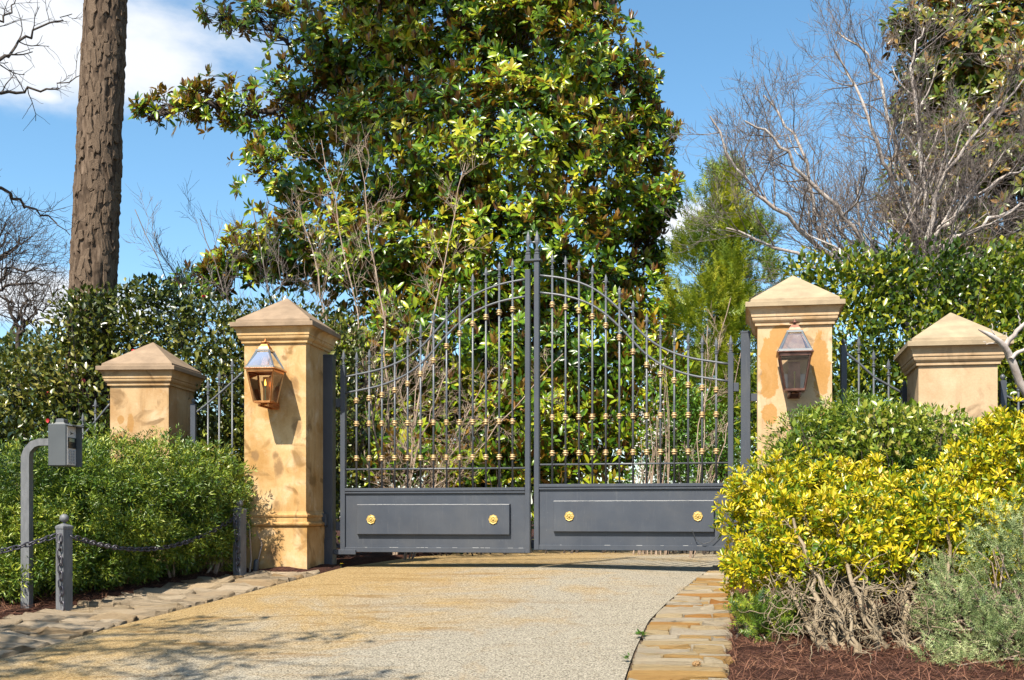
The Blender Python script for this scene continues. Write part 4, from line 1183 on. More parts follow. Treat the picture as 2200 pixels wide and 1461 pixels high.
# --- bare crape myrtle on the right
rm = random.Random(5)
L_ = []
D = 13.6
par = dict(n=[4, 4, 3], seg=5, wander=.15, up=.07, ang=(20, 52), len=(.5, .8), rmin=.0026, taper=.5)
Q = lambda *a: [P(x, y, D + e) for x, y, e in a]
base = P(1985, 560, D)
limbs_ = [Q((1985, 700, 0), (1975, 545, 0), (1955, 440, -.1), (1900, 370, -.2), (1872, 285, -.3), (1840, 190, -.2), (1795, 110, -.3)),
          Q((1970, 700, 0), (1880, 580, .1), (1790, 548, .1), (1745, 490, .2), (1738, 340, .3), (1690, 270, .4), (1640, 205, .5)),
          Q((1965, 700, .1), (1860, 600, .1), (1760, 540, 0), (1690, 470, -.2), (1620, 410, -.4), (1580, 365, -.5), (1525, 250, -.6)),
          Q((1975, 700, -.1), (1900, 560, -.3), (1850, 505, -.4), (1790, 450, -.5), (1715, 350, -.7), (1660, 300, -.7), (1600, 260, -.8)),
          Q((1985, 700, .2), (1990, 520, .2), (1960, 400, .3), (1905, 250, .4), (1870, 130, .4), (1800, 70, .5)),
          Q((1995, 700, -.1), (2000, 520, -.2), (2060, 450, -.4), (2140, 390, -.5), (2230, 340, -.6)),
          Q((1995, 700, 0), (1990, 500, 0), (1985, 350, .1), (1960, 200, .1), (1955, 110, .2), (1985, 60, .2)),
          Q((2000, 700, .1), (1998, 480, -.2), (2020, 380, -.3), (2100, 280, -.5), (2200, 170, -.6)),
          Q((2000, 700, .1), (2005, 540, -.3), (2090, 490, -.5), (2200, 440, -.6), (2260, 420, -.6)),
          Q((2000, 700, .1), (1960, 560, -.3), (1880, 540, -.5), (1780, 590, -.5), (1650, 520, -.6), (1560, 490, -.6))]
for pts in limbs_:
    limb(L_, [np.array((base[0] + .25 * (pts[0][0] - base[0]), D + .1, float(gz(0, D)) - .05))] + pts, .048, .011, n=22, jit=.026, par=par, lvl=3, kids=20, L=.95, r_=rm, fat=1.0)
mroot2 = plant('crape_myrtle', gpt(base[0], D + .1), 'bare pale barked crape myrtle with fine twigs above the right hedge', 'tree')
nb_ = len([1 for l in L_ if l[1][0] > .012])
part('trunk', branches_mesh('trunk', [l for l in L_ if l[1][0] > .012], M['myrtle_bark'], k=7), mroot2)
part('twigs', branches_mesh('twigs', [l for l in L_ if l[1][0] <= .012], M['twig_grey'], k=4), mroot2)

# --- peeling branch of a second crape myrtle in front of the short right pillar
L_ = []
D = 8.9
Q = lambda *a: [P(x, y, D + e) for x, y, e in a]
bs = P(2300, 1100, D + .3); bs[2] = float(gz(0, D)) - .05
limb(L_, [bs] + Q((2262, 930, .2), (2205, 850, .1), (2180, 790, .05), (2160, 745, 0), (2130, 722, -.05), (2102, 708, -.08)), .040, .010, n=20, jit=.006)
L_[-1] = (L_[-1][0], np.interp(np.linspace(0, 1, 20), [0, .6, .85, 1], [.042, .033, .021, .005]))
for pts, a, b in ((Q((2158, 745, 0), (2175, 725, -.02), (2196, 705, -.04), (2225, 660, -.1)), .026, .014), (Q((2172, 772, 0), (2190, 752, .05), (2225, 740, .1)), .020, .012), (Q((2140, 728, 0), (2134, 712, 0), (2130, 695, 0)), .008, .004), (Q((2168, 735, 0), (2160, 715, .03), (2156, 716, .04)), .006, .003), (Q((2150, 735, 0), (2125, 740, -.05), (2112, 735, -.06)), .008, .003), (Q((2196, 705, -.04), (2190, 680, -.05), (2182, 665, -.06)), .008, .004)):
    limb(L_, pts, a, b, n=9, jit=.006)
r3 = plant('crape_myrtle', tuple(bs), 'peeling pinkish grey branch reaching in front of the short right pillar', 'tree')
part('trunk', branches_mesh('trunk', L_, M['myrtle_bark'], k=8), r3)

# --- yellow green cedar right of the magnolia
D = 17.0
cl = [lob(1562, 395, D, 45, 45), lob(1545, 465, D, 75, 60), lob(1600, 520, D, 70, 60), lob(1520, 560, D, 85, 70), lob(1590, 620, D - .2, 100, 80), lob(1510, 680, D - .3, 100, 90), lob(1580, 740, D - .3, 110, 90), lob(1500, 820, D - .3, 120, 90), lob(1590, 880, D - .3, 100, 90), lob(1480, 930, D - .2, 120, 110)]
A3, B3 = lobes_points(cl, 240, .25, 21, gap=-.3, gscale=5.5, zmin=1.0)
dirs = unit(B3 * .6 + np.array((0, -.15, .75)) + .4 * rng.normal(size=A3.shape))
cb = gpt(P(1555, 900, D)[0], D)
r4 = plant('cedar_tree', cb, 'feathery yellow green cedar between the magnolia and the pale pillar', 'tree')
part('crown', scatter_mesh('crown', *YEW, A3, dirs, B3 + rng.normal(size=A3.shape) * .4, .24 * (.6 + .6 * rng.random(len(A3))), M['cedar'], np.clip(rng.random(len(A3)) * .8 + .15 * sinnoise(A3, 3, 4), 0, 1)), r4)
L_ = []; tb = np.array(cb)
tc_ = limb(L_, [tb - (0, 0, .1), tb + (0, 0, 2.5), tb + (.02, 0, 5.2)], .10, .02, n=12, jit=.01)
for t in A3[rng.integers(0, len(A3), 150)]:
    s = tc_[np.argmin(abs(tc_[:, 2] - (t[2] - .35)))]
    L_.append((np.array([s, (s + t) / 2 + rng.normal(size=3) * .05, t]), np.array((.014, .009, .005))))
part('trunk', branches_mesh('trunk', L_, M['dark_bark']), r4)

# --- bare twiggy shrubs between gate and magnolia
def bare_shrub(base, tips, r0, L, kids, lvl, seed, mat, label, par=None, group='bare twiggy shrubs behind the gate'):
    r_ = random.Random(seed)
    L_ = []
    par = par or dict(n=[5, 5, 4], seg=4, wander=.15, up=.08, ang=(18, 48), len=(.45, .75), rmin=.0028, taper=.5)
    for t in tips:
        m = np.array(base) * .55 + np.array(t) * .45 + np.array((r_.gauss(0, .12), r_.gauss(0, .12), .12))
        limb(L_, [np.array(base) - (0, 0, .08), m, t], r0, .006, n=16, jit=.02, par=par, lvl=lvl, kids=kids, L=L, r_=r_)
    r = plant('bare_shrub', tuple(base), label, 'shrub', group)
    part('stems', branches_mesh('stems', [l for l in L_ if l[1][0] > .009], mat, k=5), r)
    part('twigs', branches_mesh('twigs', [l for l in L_ if l[1][0] <= .009], mat, k=3), r)
    return r
D = 14.2
bare_shrub(gpt(*P(850, 1000, D)[:2]), [P(x, y, D + e) for x, y, e in ((690, 300, .2), (770, 330, 0), (1000, 350, .2), (640, 430, .3))], .021, .8, 15, 2, 3, M['twig_tan'], 'tall bare shrub with pale upright stems left of the gate centre')
bare_shrub(gpt(*P(640, 1000, 14.6)[:2]), [P(x, y, 14.6 + e) for x, y, e in ((430, 470, .2), (330, 500, .3), (540, 430, 0), (600, 520, -.2), (480, 590, -.3), (700, 620, -.3), (560, 640, -.3), (380, 560, .1), (290, 450, .3))], .016, .75, 15, 2, 4, M['twig_grey'], 'grey bare shrub spreading twigs above the golden pillar')
bare_shrub(gpt(*P(870, 1030, 13.4)[:2]), [P(x, y, 13.4 + e) for x, y, e in ((960, 800, -.1), (1060, 790, 0), (1020, 870, -.2), (900, 780, -.1), (1210, 760, .1))], .012, .5, 12, 2, 5, M['twig_tan'], 'low arching bare shrub with a brown haze of twigs behind the left gate leaf', dict(n=[5, 6, 4], seg=4, wander=.18, up=.02, ang=(20, 60), len=(.4, .7), rmin=.0022, taper=.6))
bare_shrub(gpt(*P(1480, 1040, 14.0)[:2]), [P(x, y, 14.0 + e) for x, y, e in ((1520, 700, 0), (1570, 640, 0), (1600, 720, .1))], .010, .4, 7, 2, 6, M['twig_tan'], 'thin bare shrub beside the right hinge post behind the gate')

# --- small leaved green shrub and white blossom behind the right leaf
def leafy(name, lobes, dens, tmpl, size, mat, label, seed, cat='shrub', gap=None, up=.5, shell=.45, gscale=3.0, stems=0, zmin=None, group=None, twig=None, wild=.6, base=None):
    A, B = lobes_points(lobes, dens, shell, seed, gap, gscale, zmin)
    d = unit(B * .55 + np.array((0, -.2, up)) + wild * rng.normal(size=A.shape))
    n = unit(B * .7 + np.array((-.1, -.25, .6)) + .5 * rng.normal(size=A.shape))
    c = np.mean([l[0] for l in lobes], 0)
    bp = base or gpt(float(c[0]), float(c[1]))
    r = plant(name, bp, label, cat, group)
    rn = np.clip(rng.random(len(A)) * .85 + .17 * sinnoise(A, 2.8, seed + 1), 0, 1)
    o = part('foliage', scatter_mesh('foliage', *tmpl, A, d, n, size * (.65 + .6 * rng.random(len(A))), mat, rn), r)
    if stems:
        L_ = []
        for k in range(stems):
            t = A[rng.integers(0, len(A))]
            s = np.array((c[0] + (t[0] - c[0]) * .55 + rng.normal() * .1, c[1] + (t[1] - c[1]) * .4 + rng.normal() * .06, 0.0)); s[2] = float(bed_z(s[0], s[1])) - .04
            m = s * .5 + t * .5 + rng.normal(size=3) * .05
            L_.append((np.array([s, s * .75 + m * .25 + rng.normal(size=3) * .02, m, m * .5 + t * .5 + rng.normal(size=3) * .03, t]), np.array((.012, .011, .009, .006, .003))))
        part('stems', branches_mesh('stems', L_, twig or M['dark_bark'], k=5), r)
    return r, A, B
D = 15.5
leafy('evergreen_shrub', [lob(1440, 960, D, 80, 90), lob(1500, 930, D, 80, 110), lob(1450, 860, D + .2, 60, 70), lob(1540, 1000, D, 80, 90), lob(1395, 1040, D, 50, 50)], 260, WIDE, .055, M['boxwood'], 'small leaved dark green shrub seen through the right gate leaf', 31, stems=30)
leafy('blossom_shrub', [lob(1402, 905, 15.0, 32, 55), lob(1388, 960, 15.0, 24, 40), lob(1415, 800, 15.1, 26, 40), lob(1370, 1010, 15, 20, 24)], 130, WIDE, .05, M['blossom'], 'white blossoming shrub seen through the right gate leaf', 33, stems=20, gap=-.5, gscale=5, twig=M['twig_tan'])
# low bright leaves between gate and drive end
leafy('bright_shrub', [lob(1100, 1010, 15.8, 200, 60), lob(900, 1030, 15.6, 120, 60), lob(1250, 1040, 15.8, 120, 60), lob(1140, 1110, 15.9, 160, 60), lob(960, 1120, 15.6, 160, 60), lob(1330, 1110, 15.8, 150, 60), lob(1000, 880, 15.9, 120, 60), lob(1200, 900, 15.9, 120, 70), lob(1380, 760, 16.2, 90, 80), lob(1340, 900, 15.9, 90, 80), lob(1440, 860, 16.2, 80, 90), lob(880, 960, 13.9, 70, 50), lob(1000, 960, 13.9, 90, 45), lob(790, 1000, 13.9, 50, 40), lob(1080, 860, 14.6, 80, 60), lob(900, 700, 15.5, 110, 80), lob(1000, 620, 15.8, 100, 70)], 75, BROAD, .15, M['magnolia'], 'low bright green leafy shrub filling the view behind the gate', 35, stems=30, gap=-.9)

# --- dark camellia hedge on the left with red blooms
D = 13.4
hl_ = [lob(330, 690, D, 110, 80), lob(440, 720, D, 110, 90), lob(240, 700, D, 110, 80), lob(180, 690, D - .3, 70, 70), lob(120, 790, D - .2, 110, 90), lob(40, 860, D - .2, 110, 110), lob(250, 860, D - .1, 160, 120), lob(430, 860, D - .2, 140, 130), lob(580, 820, D, 120, 130), lob(600, 720, D + .2, 110, 80), lob(700, 880, D + .2, 80, 140), lob(-60, 880, D - .3, 100, 120), lob(100, 960, D - .4, 160, 80), lob(400, 980, D - .1, 300, 90), lob(330, 625, D, 60, 30), lob(690, 1060, D, 90, 120), lob(530, 1060, D, 120, 120), lob(720, 740, D + .3, 70, 70)]
hr_, A5, B5 = leafy('camellia_hedge', hl_, 330, WIDE, .085, M['camellia'], 'dark leafy camellia hedge with scattered red blooms behind the left pillars', 41, cat='hedge', stems=90, gap=-1.6, base=gpt(P(330, 900, D)[0], D))
# scattered red blooms, each one a small cupped flower
fl = MB(); fl.loft([[(.004 * math.cos(a), .004 * math.sin(a), 0) for a in np.arange(7) * 6.283 / 7], [(.024 * math.cos(a), .024 * math.sin(a), .012 + .004 * (i % 2)) for i, a in enumerate(np.arange(7) * 6.283 / 7)], [(.026 * math.cos(a), .026 * math.sin(a), .026) for a in np.arange(7) * 6.283 / 7], [(.012 * math.cos(a), .012 * math.sin(a), .02) for a in np.arange(7) * 6.283 / 7]])
bm_ = fl.mesh('bloom', M['red'])
front = A5[(B5[:, 1] < -.45)]; fb = B5[(B5[:, 1] < -.45)]
for q in range(16):
    i = rng.integers(0, len(front))
    o = link('bloom', bm_, hr_, Vector(front[i] + fb[i] * .07) - hr_.location)
    o.rotation_euler = Vector(unit(fb[i] + .3 * rng.normal(size=3))).to_track_quat('Z', 'Y').to_euler()

# --- glossy hedge behind the right pillars
D = 12.0
gl2 = [lob(1800, 620, D, 90, 80), lob(1890, 610, D, 110, 90), lob(2000, 610, D - .1, 120, 80), lob(2120, 620, D - .1, 120, 90), lob(2230, 600, D - .1, 110, 100), lob(1840, 740, D - .3, 110, 110), lob(1960, 740, D - .3, 120, 110), lob(2090, 740, D - .3, 130, 110), lob(2220, 730, D - .3, 120, 120), lob(1880, 870, D - .3, 130, 110), lob(2060, 860, D - .3, 160, 110), lob(2230, 860, D - .3, 140, 110), lob(1730, 580, D + .2, 50, 40), lob(1640, 880, D + .5, 50, 120), lob(1700, 1000, D + .3, 120, 120), lob(2000, 1000, D, 250, 100)]
r6, A6, B6 = leafy('holly_hedge', gl2, 400, WIDE, .085, M['holly'], 'glossy yellow green broadleaf hedge behind the right pillars', 51, cat='hedge', stems=90, gap=-.8, gscale=9, base=gpt(P(2000, 900, D)[0], D))

# --- clipped needle hedge in front on the left
zt_ = .70
def xy(px, d): return (px - PPX) / FPX * d
hed = []
for px, d, top, w in ((40, 9.9, 955, 120), (140, 10.1, 950, 110), (240, 10.2, 948, 110), (330, 10.4, 945, 105), (430, 10.7, 965, 95), (-80, 9.6, 960, 120)):
    z1 = EYE + (PPY - top) / FPX * (d - .3); z0 = float(gz(0, d))
    hed.append(((xy(px, d), d + .05, (z0 + z1) / 2 + .05), (w * d / FPX, .62, (z1 - z0) / 2)))
for px, py, d, rx, ry in ((-60, 1160, 9.0, 110, 110), (40, 1170, 9.15, 110, 100), (140, 1150, 9.35, 110, 105), (250, 1150, 9.6, 110, 95), (350, 1130, 9.9, 105, 95), (440, 1120, 10.25, 90, 95), (20, 1060, 9.3, 120, 100), (130, 1060, 9.5, 120, 100), (240, 1050, 9.7, 120, 100), (340, 1050, 10.0, 110, 100), (20, 1230, 8.75, 60, 50), (-70, 1240, 8.6, 80, 60), (60, 1235, 8.95, 70, 55), (110, 1225, 9.1, 75, 60), (190, 1210, 9.25, 80, 60), (280, 1195, 9.55, 80, 55), (370, 1175, 9.95, 70, 55), (450, 1170, 10.25, 60, 50)):
    k_ = (px - PPX) / FPX
    tt_ = np.clip((k_ * 8.62 + 4.26) / (.75 - 2.1 * k_), -.1, 1)
    d = max(d, 8.62 + 2.1 * tt_ + .56)               # stays behind the chain
    c = P(px, py, d); s = d / FPX
    hed.append((c, (rx * s, .45, ry * s)))
A7, B7 = lobes_points(hed, 560, .4, 61, gap=-.55, gscale=12.0, zmin=None)
ok = A7[:, 2] > gz(0, A7[:, 1]) + .04
A7, B7 = A7[ok], B7[ok]
hb = gpt(xy(240, 10.1), 10.1)
r7 = plant('yew_hedge', hb, 'clipped green needle hedge in front of the short left pillar', 'hedge')
d7 = unit(B7 * .9 + np.array((0, -.3, .3)) + .45 * rng.normal(size=A7.shape))
rn = np.clip(rng.random(len(A7)) * .95 + .16 * sinnoise(A7, 4, 3), 0, 1)
p_, q_, n_ = rosettes(A7, d7, 8, 10, 75)
p_ = p_ + unit(np.repeat(d7, 8, 0)) * (.05 * rng.random(len(p_)))[:, None]
part('foliage', scatter_mesh('foliage', *SLIM, p_, q_, n_ + .5 * rng.normal(size=n_.shape), .044 * (.6 + .7 * rng.random(len(p_))), M['yew'], np.clip(np.repeat(rn, 8) * .75 + .25 * rng.random(len(p_)), 0, 1)), r7)
L_ = []
inner = A7[A7[:, 1] > 10.1]
for q in range(30):
    t = inner[rng.integers(0, len(inner))]; s = np.array((t[0] * .85 + hb[0] * .15, t[1] * .6 + 10.5 * .4, 0.0)); s[2] = float(gz(0, s[1]))
    L_.append((np.array([s, (s + t) / 2 + rng.normal(size=3) * .05, t]), np.array((.014, .010, .004))))
part('stems', branches_mesh('stems', L_, M['twig_tan']), r7)
# broadleaf shrub at its right end
leafy('abelia_shrub', [lob(460, 1010, 10.95, 60, 55), lob(485, 1080, 11.0, 45, 65), lob(420, 990, 10.9, 50, 40), lob(497, 1150, 11.05, 24, 40), lob(455, 1100, 10.95, 40, 50)], 420, WIDE, .07, M['abelia'], 'light green broadleaf shrub leaning on the golden pillar', 63, stems=26, twig=M['twig_tan'], base=gpt(xy(470, 11.0), 11.0))

# --- right foreground: mixed green shrub, golden shrub, blue juniper
grn = [lob(1760, 960, 9.2, 110, 70), lob(1860, 930, 9.2, 130, 75), lob(1970, 950, 9.1, 120, 75), lob(1700, 1020, 9.2, 70, 60), lob(1850, 1030, 9.1, 150, 90), lob(2000, 1030, 9.0, 120, 90), lob(1750, 1100, 9.2, 130, 90), lob(1900, 1130, 9.1, 180, 90)]
A8, B8 = lobes_points(grn, 460, .4, 71, gap=-.9, gscale=9)
gb = gpt(xy(1850, 9.3), 9.3)
r8 = plant('yew_shrub', gb, 'rounded dark green needle shrub hiding the foot of the pale pillar', 'shrub')
d8 = unit(B8 * .8 + np.array((0, -.2, .5)) + .45 * rng.normal(size=A8.shape))
p_, q_, n_ = rosettes(A8, d8, 8, 10, 70)
p_ = p_ + unit(np.repeat(d8, 8, 0)) * (.05 * rng.random(len(p_)))[:, None]
part('foliage', scatter_mesh('foliage', *SLIM, p_, q_, n_ + .5 * rng.normal(size=n_.shape), .046 * (.6 + .7 * rng.random(len(p_))), M['yew'], np.clip(np.repeat(rng.random(len(A8)), 8) * .6 + .25 * rng.random(len(p_)) + np.repeat(.12 * sinnoise(A8, 4, 3), 8), 0, 1)), r8)
leafy('abelia_shrub', [lob(1850, 905, 8.95, 120, 42), lob(1960, 915, 8.9, 110, 44), lob(1760, 940, 8.95, 80, 44), lob(1690, 990, 8.95, 45, 36), lob(2050, 950, 8.85, 70, 44), lob(1880, 960, 8.8, 120, 30)], 330, WIDE, .066, M['abelia'], 'mixed green and pink tipped shrub on top of the rounded right shrub', 73, gap=-.7, gscale=5, stems=30, base=gpt(xy(1850, 9.25), 9.25))

gol = [(1650, 1060, 8.5, 85, 75), (1740, 1040, 8.6, 95, 70), (1850, 1060, 8.6, 110, 75), (1620, 1140, 8.4, 70, 75), (1720, 1130, 8.2, 110, 85), (1840, 1140, 8.1, 120, 90), (1950, 1110, 8.2, 110, 85), (2060, 1050, 8.2, 110, 75), (2140, 1000, 8.2, 100, 75), (2190, 920, 8.3, 80, 50), (2210, 1060, 8.1, 100, 90), (2080, 1130, 8.2, 120, 80), (1640, 1210, 8.25, 60, 45), (1900, 1210, 8.0, 110, 55), (1770, 1215, 8.0, 90, 50), (2000, 1190, 8.0, 90, 60), (2120, 970, 8.35, 60, 50), (2130, 1210, 8.2, 90, 60), (2080, 1240, 8.2, 60, 50), (1600, 1200, 8.5, 48, 60), (1600, 1265, 8.5, 42, 40), (1690, 1230, 8.5, 80, 60), (1590, 1090, 8.6, 40, 50)]
gl3 = [lob(a, b, c - (.55 if b > 1100 and a > 1620 else .2), d_, e) for a, b, c, d_, e in gol]
A9, B9 = lobes_points(gl3, 230, .35, 81, gap=-.55, gscale=13.0)
ax9 = unit(B9 * .75 + np.array((-.05, -.3, .6)) + .3 * rng.normal(size=A9.shape))
p_, d_, n_ = rosettes(A9, ax9, 11, 18, 74)
ob = gpt(xy(1830, 8.4), 8.4)
r9 = plant('golden_shrub', ob, 'bright golden leaved shrub on gnarled bare stems at the right of the drive', 'shrub')
# leaf colour drawn at random from green to golden, shifted per rosette
part('foliage', scatter_mesh('foliage', *LAUREL, p_, d_, n_, .052 * (.65 + .6 * rng.random(len(p_))), M['euonymus'], np.clip(rng.random(len(p_)) * .75 + np.repeat(.16 * rng.normal(size=len(A9)), 11) + .10, 0, 1)), r9)
rg = random.Random(3); L_ = []
par = dict(n=[3, 3], seg=6, wander=.30, up=.06, ang=(25, 70), len=(.45, .8), rmin=.003, taper=.5)
for sx in range(15):
    bx2 = xy(1640 + 26 * sx, 7.5) + rg.gauss(0, .04); by2 = 7.65 + rg.gauss(0, .15)
    s = np.array(gpt(bx2 * .5 + xy(1850, 7.4) * .5, 7.05 + rg.gauss(0, .1))) - (0, 0, .03)
    t = A9[rng.integers(0, len(A9))]
    t = np.array((bx2 + rg.gauss(0, .15), by2 + rg.gauss(-.1, .2), 1.25 + rg.uniform(-.1, .25)))
    m = (s + t) / 2 + np.array((rg.gauss(0, .08), rg.gauss(-.05, .08), 0))
    limb(L_, [s, s * .7 + m * .3 + np.array((rg.gauss(0, .05), rg.gauss(0, .05), 0)), m, t], .028, .010, n=14, jit=.014, par=par, lvl=1, kids=7, L=.34, r_=rg)
# curling dead twigs round the foot
for q in range(300):
    s = np.array((xy(rg.uniform(1640, 2010), 7.2), 7.2 + rg.gauss(-.1, .22), 0)); s[2] = float(gz(0, s[1])) + rg.uniform(.08, .5)
    grow(L_, s, (rg.gauss(0, 1), rg.gauss(-.5, .6), rg.gauss(-.1, .5)), rg.uniform(.12, .34), rg.uniform(.003, .006), 0, dict(n=0, seg=8, wander=.45, up=-.03), rg)
part('stems', branches_mesh('stems', L_, M['stem_grey'], k=6), r9)

blu = [lob(2130, 1250, 7.0, 100, 110), lob(2210, 1180, 7.0, 110, 120), lob(2070, 1340, 6.8, 70, 90), lob(2170, 1390, 6.6, 110, 100), lob(2240, 1330, 6.7, 100, 120), lob(2040, 1250, 7.1, 60, 60), lob(2080, 1430, 6.5, 60, 50), lob(2010, 1420, 6.6, 50, 45), lob(2000, 1330, 7.0, 40, 50)]
A10, B10 = lobes_points(blu, 700, .3, 91, gap=-.5, gscale=12.0)
A10, B10 = A10[A10[:, 2] > gz(0, A10[:, 1]) + .03], B10[A10[:, 2] > gz(0, A10[:, 1]) + .03]
r10 = plant('juniper_shrub', gpt(xy(2160, 6.9), 6.9), 'loose blue green juniper in the lower right corner', 'shrub')
d10 = unit(B10 * .9 + np.array((-.1, -.1, .55)) + .45 * rng.normal(size=A10.shape))
part('foliage', scatter_mesh('foliage', *TUFT, A10, d10, unit(rng.normal(size=A10.shape)), .07 * (.6 + .6 * rng.random(len(A10))), M['juniper_blue'], np.clip(rng.random(len(A10)) * .8 + .12 * sinnoise(A10, 5, 3), 0, 1)), r10)
L_ = []; bs = np.array(gpt(xy(2200, 7.0), 7.0))
for q in range(90):
    t = A10[rng.integers(0, len(A10))]
    L_.append((np.array([bs + (rng.normal() * .1, rng.normal() * .1, 0), (bs + t) / 2 + rng.normal(size=3) * .06, t * .8 + bs * .2 + rng.normal(size=3) * .03, t + B10[0] * 0]), np.array((.010, .008, .005, .003))))
part('stems', branches_mesh('stems', L_, M['twig_tan'], k=4), r10)
# small dark green tuft in the mulch by the stone edging
leafy('seedling_yew', [lob(1650, 1345, 7.35, 55, 38), lob(1610, 1320, 7.5, 35, 30), lob(1690, 1320, 7.5, 50, 40)], 500, YEW, .12, M['yew'], 'low dark green needle tuft under the golden shrub', 95, stems=10, base=gpt(xy(1650, 7.4), 7.4))

# --- bare trees far left, and the overhanging tree whose branches enter at the top left and shade the drive
def far_tree(px, py, d, tips, r0, L, seed, label, kids=8, lvl=2):
    r_ = random.Random(seed); L_ = []
    b = np.array((xy(px, d), d, .9))
    fork = P(px, py, d)
    L_.append((np.array([b, (b + fork) / 2 + (.05, 0, 0), fork]), np.array((r0 * 1.1, r0, r0 * .9))))
    par = dict(n=[4, 4, 4], seg=5, wander=.2, up=.04, ang=(22, 60), len=(.45, .75), rmin=.004, taper=.5)
    for x, y, e in tips:
        limb(L_, [fork, fork * .5 + P(x, y, d + e) * .5 + (0, 0, .25), P(x, y, d + e)], r0 * .55, .012, n=14, jit=.05, par=par, lvl=lvl, kids=kids, L=L, r_=r_)
    r = plant('bare_tree', tuple(b), label, 'tree', 'bare trees beyond the left hedge')
    part('trunk', branches_mesh('trunk', [l for l in L_ if l[1][0] > .03], M['dark_bark']), r)
    part('twigs', branches_mesh('twigs', [l for l in L_ if l[1][0] <= .03], M['dark_bark'], k=4), r)
far_tree(38, 720, 22, [(10, 620, 0), (70, 640, 0), (110, 660, .3), (-40, 600, 0), (60, 600, .4), (90, 700, 0)], .06, .9, 1, 'small bare tree with a dark forked trunk at the left edge')
far_tree(-60, 640, 20, [(30, 540, 0), (90, 580, .2), (60, 510, 0), (-20, 520, 0), (125, 620, 0), (20, 500, .4)], .07, 1.2, 2, 'bare tree with a fine dark twig crown reaching in at the left edge', kids=8)
rs = random.Random(21)
tbx, tby = -7.4, 3.6
L_ = []
tb = np.array((tbx, tby, float(gz(0, tby)) - .1)); top = tb + (.3, .4, 5.0)
limb(L_, [tb, tb + (.05, .1, 2.5), top], .20, .13, n=12, jit=.01)
par = dict(n=[4, 4, 4], seg=5, wander=.17, up=.03, ang=(22, 55), len=(.45, .75), rmin=.0035, taper=.5)
def Q8(*a): return [P(x, y, e) for x, y, e in a]
for pts in ([top] + Q8((-260, 60, 8.0), (-120, 200, 8.6), (0, 198, 9.0), (60, 195, 9.1), (125, 190, 9.2), (172, 162, 9.3)),
            [top] + Q8((-220, 100, 8.2), (-60, 170, 8.8), (15, 120, 9.0), (55, 72, 9.2), (120, 45, 9.4), (155, 30, 9.5)),
            [top] + Q8((-200, 0, 8.2), (-60, 60, 8.8), (10, 40, 9.0), (45, -10, 9.2)),
            [tb + (.05, .1, 3.0)] + Q8((-240, 380, 8.0), (-90, 380, 8.6), (10, 405, 9.0), (60, 445, 9.2), (105, 465, 9.4), (150, 505, 9.5))):
    limb(L_, pts, .026, .0035, n=26, jit=.018, par=dict(par, rmin=.0025), lvl=1, kids=13, L=.34, r_=rs)
canopy = []
for q in range(9):
    t = np.array((rs.uniform(-5.4, -3.0), rs.uniform(.8, 3.8), rs.uniform(5.6, 7.4)))
    if (t[2] - EYE) / t[1] * FPX < 1110 + 330: t[2] = EYE + t[1] * (1110 + 330) / FPX
    n0 = len(L_)
    limb(L_, [top - (0, 0, rs.uniform(0, 1.5)), (top + t) / 2 + (0, 0, .3), t], .03, .008, n=14, jit=.05, par=par, lvl=2, kids=6, L=.7, r_=rs)
    canopy += [l[0][-1] for l in L_[n0:]]
r11 = plant('shade_tree', tuple(tb), 'dark bare branches entering the sky at the upper left edge', 'tree')
part('trunk', branches_mesh('trunk', [l for l in L_ if l[1][0] > .03], M['dark_bark'], k=8), r11)
part('twigs', branches_mesh('twigs', [l for l in L_ if l[1][0] <= .03], M['dark_bark'], k=4), r11)
cp_ = np.array(canopy)
keep = (cp_[:, 2] - EYE) / np.maximum(cp_[:, 1], .1) * FPX > 1110 + 200
cp_ = cp_[keep]
cp_ = cp_[rng.random(len(cp_)) < .16]
pp = np.repeat(cp_, 5, 0) + rng.normal(size=(len(cp_) * 5, 3)) * .09
part('crown', scatter_mesh('crown', *WIDE, pp, rng.normal(size=pp.shape), rng.normal(size=pp.shape) + (0, 0, 1), .13, M['camellia']), r11)
# far rounded tree on the horizon at the left
leafy('distant_tree', [lob(60, 775, 60, 90, 60), lob(-30, 790, 60, 90, 60), lob(120, 800, 62, 60, 50), lob(40, 840, 60, 150, 60)], 9, WIDE, .5, M['far_leaf'], 'far pale green tree crown beyond the hedge at the left edge', 101, cat='tree', base=gpt(P(60, 775, 60)[0], 60.0), stems=12)
# far woodland that closes the gaps low behind everything
leafy('woodland', [lob(a, b, 45, 200, 110, 3.0) for a, b in ((-100, 960), (200, 930), (500, 900), (800, 880), (1100, 860), (1400, 880), (1700, 850), (2000, 850), (2300, 850), (300, 1050), (700, 1050), (1100, 1050), (1500, 1050), (1900, 1050))], 12, WIDE, .4, M['far_leaf'], 'far mass of woodland showing between the trunks', 103, cat='woodland', base=gpt(0.0, 45.0))[0]['kind'] = 'stuff'

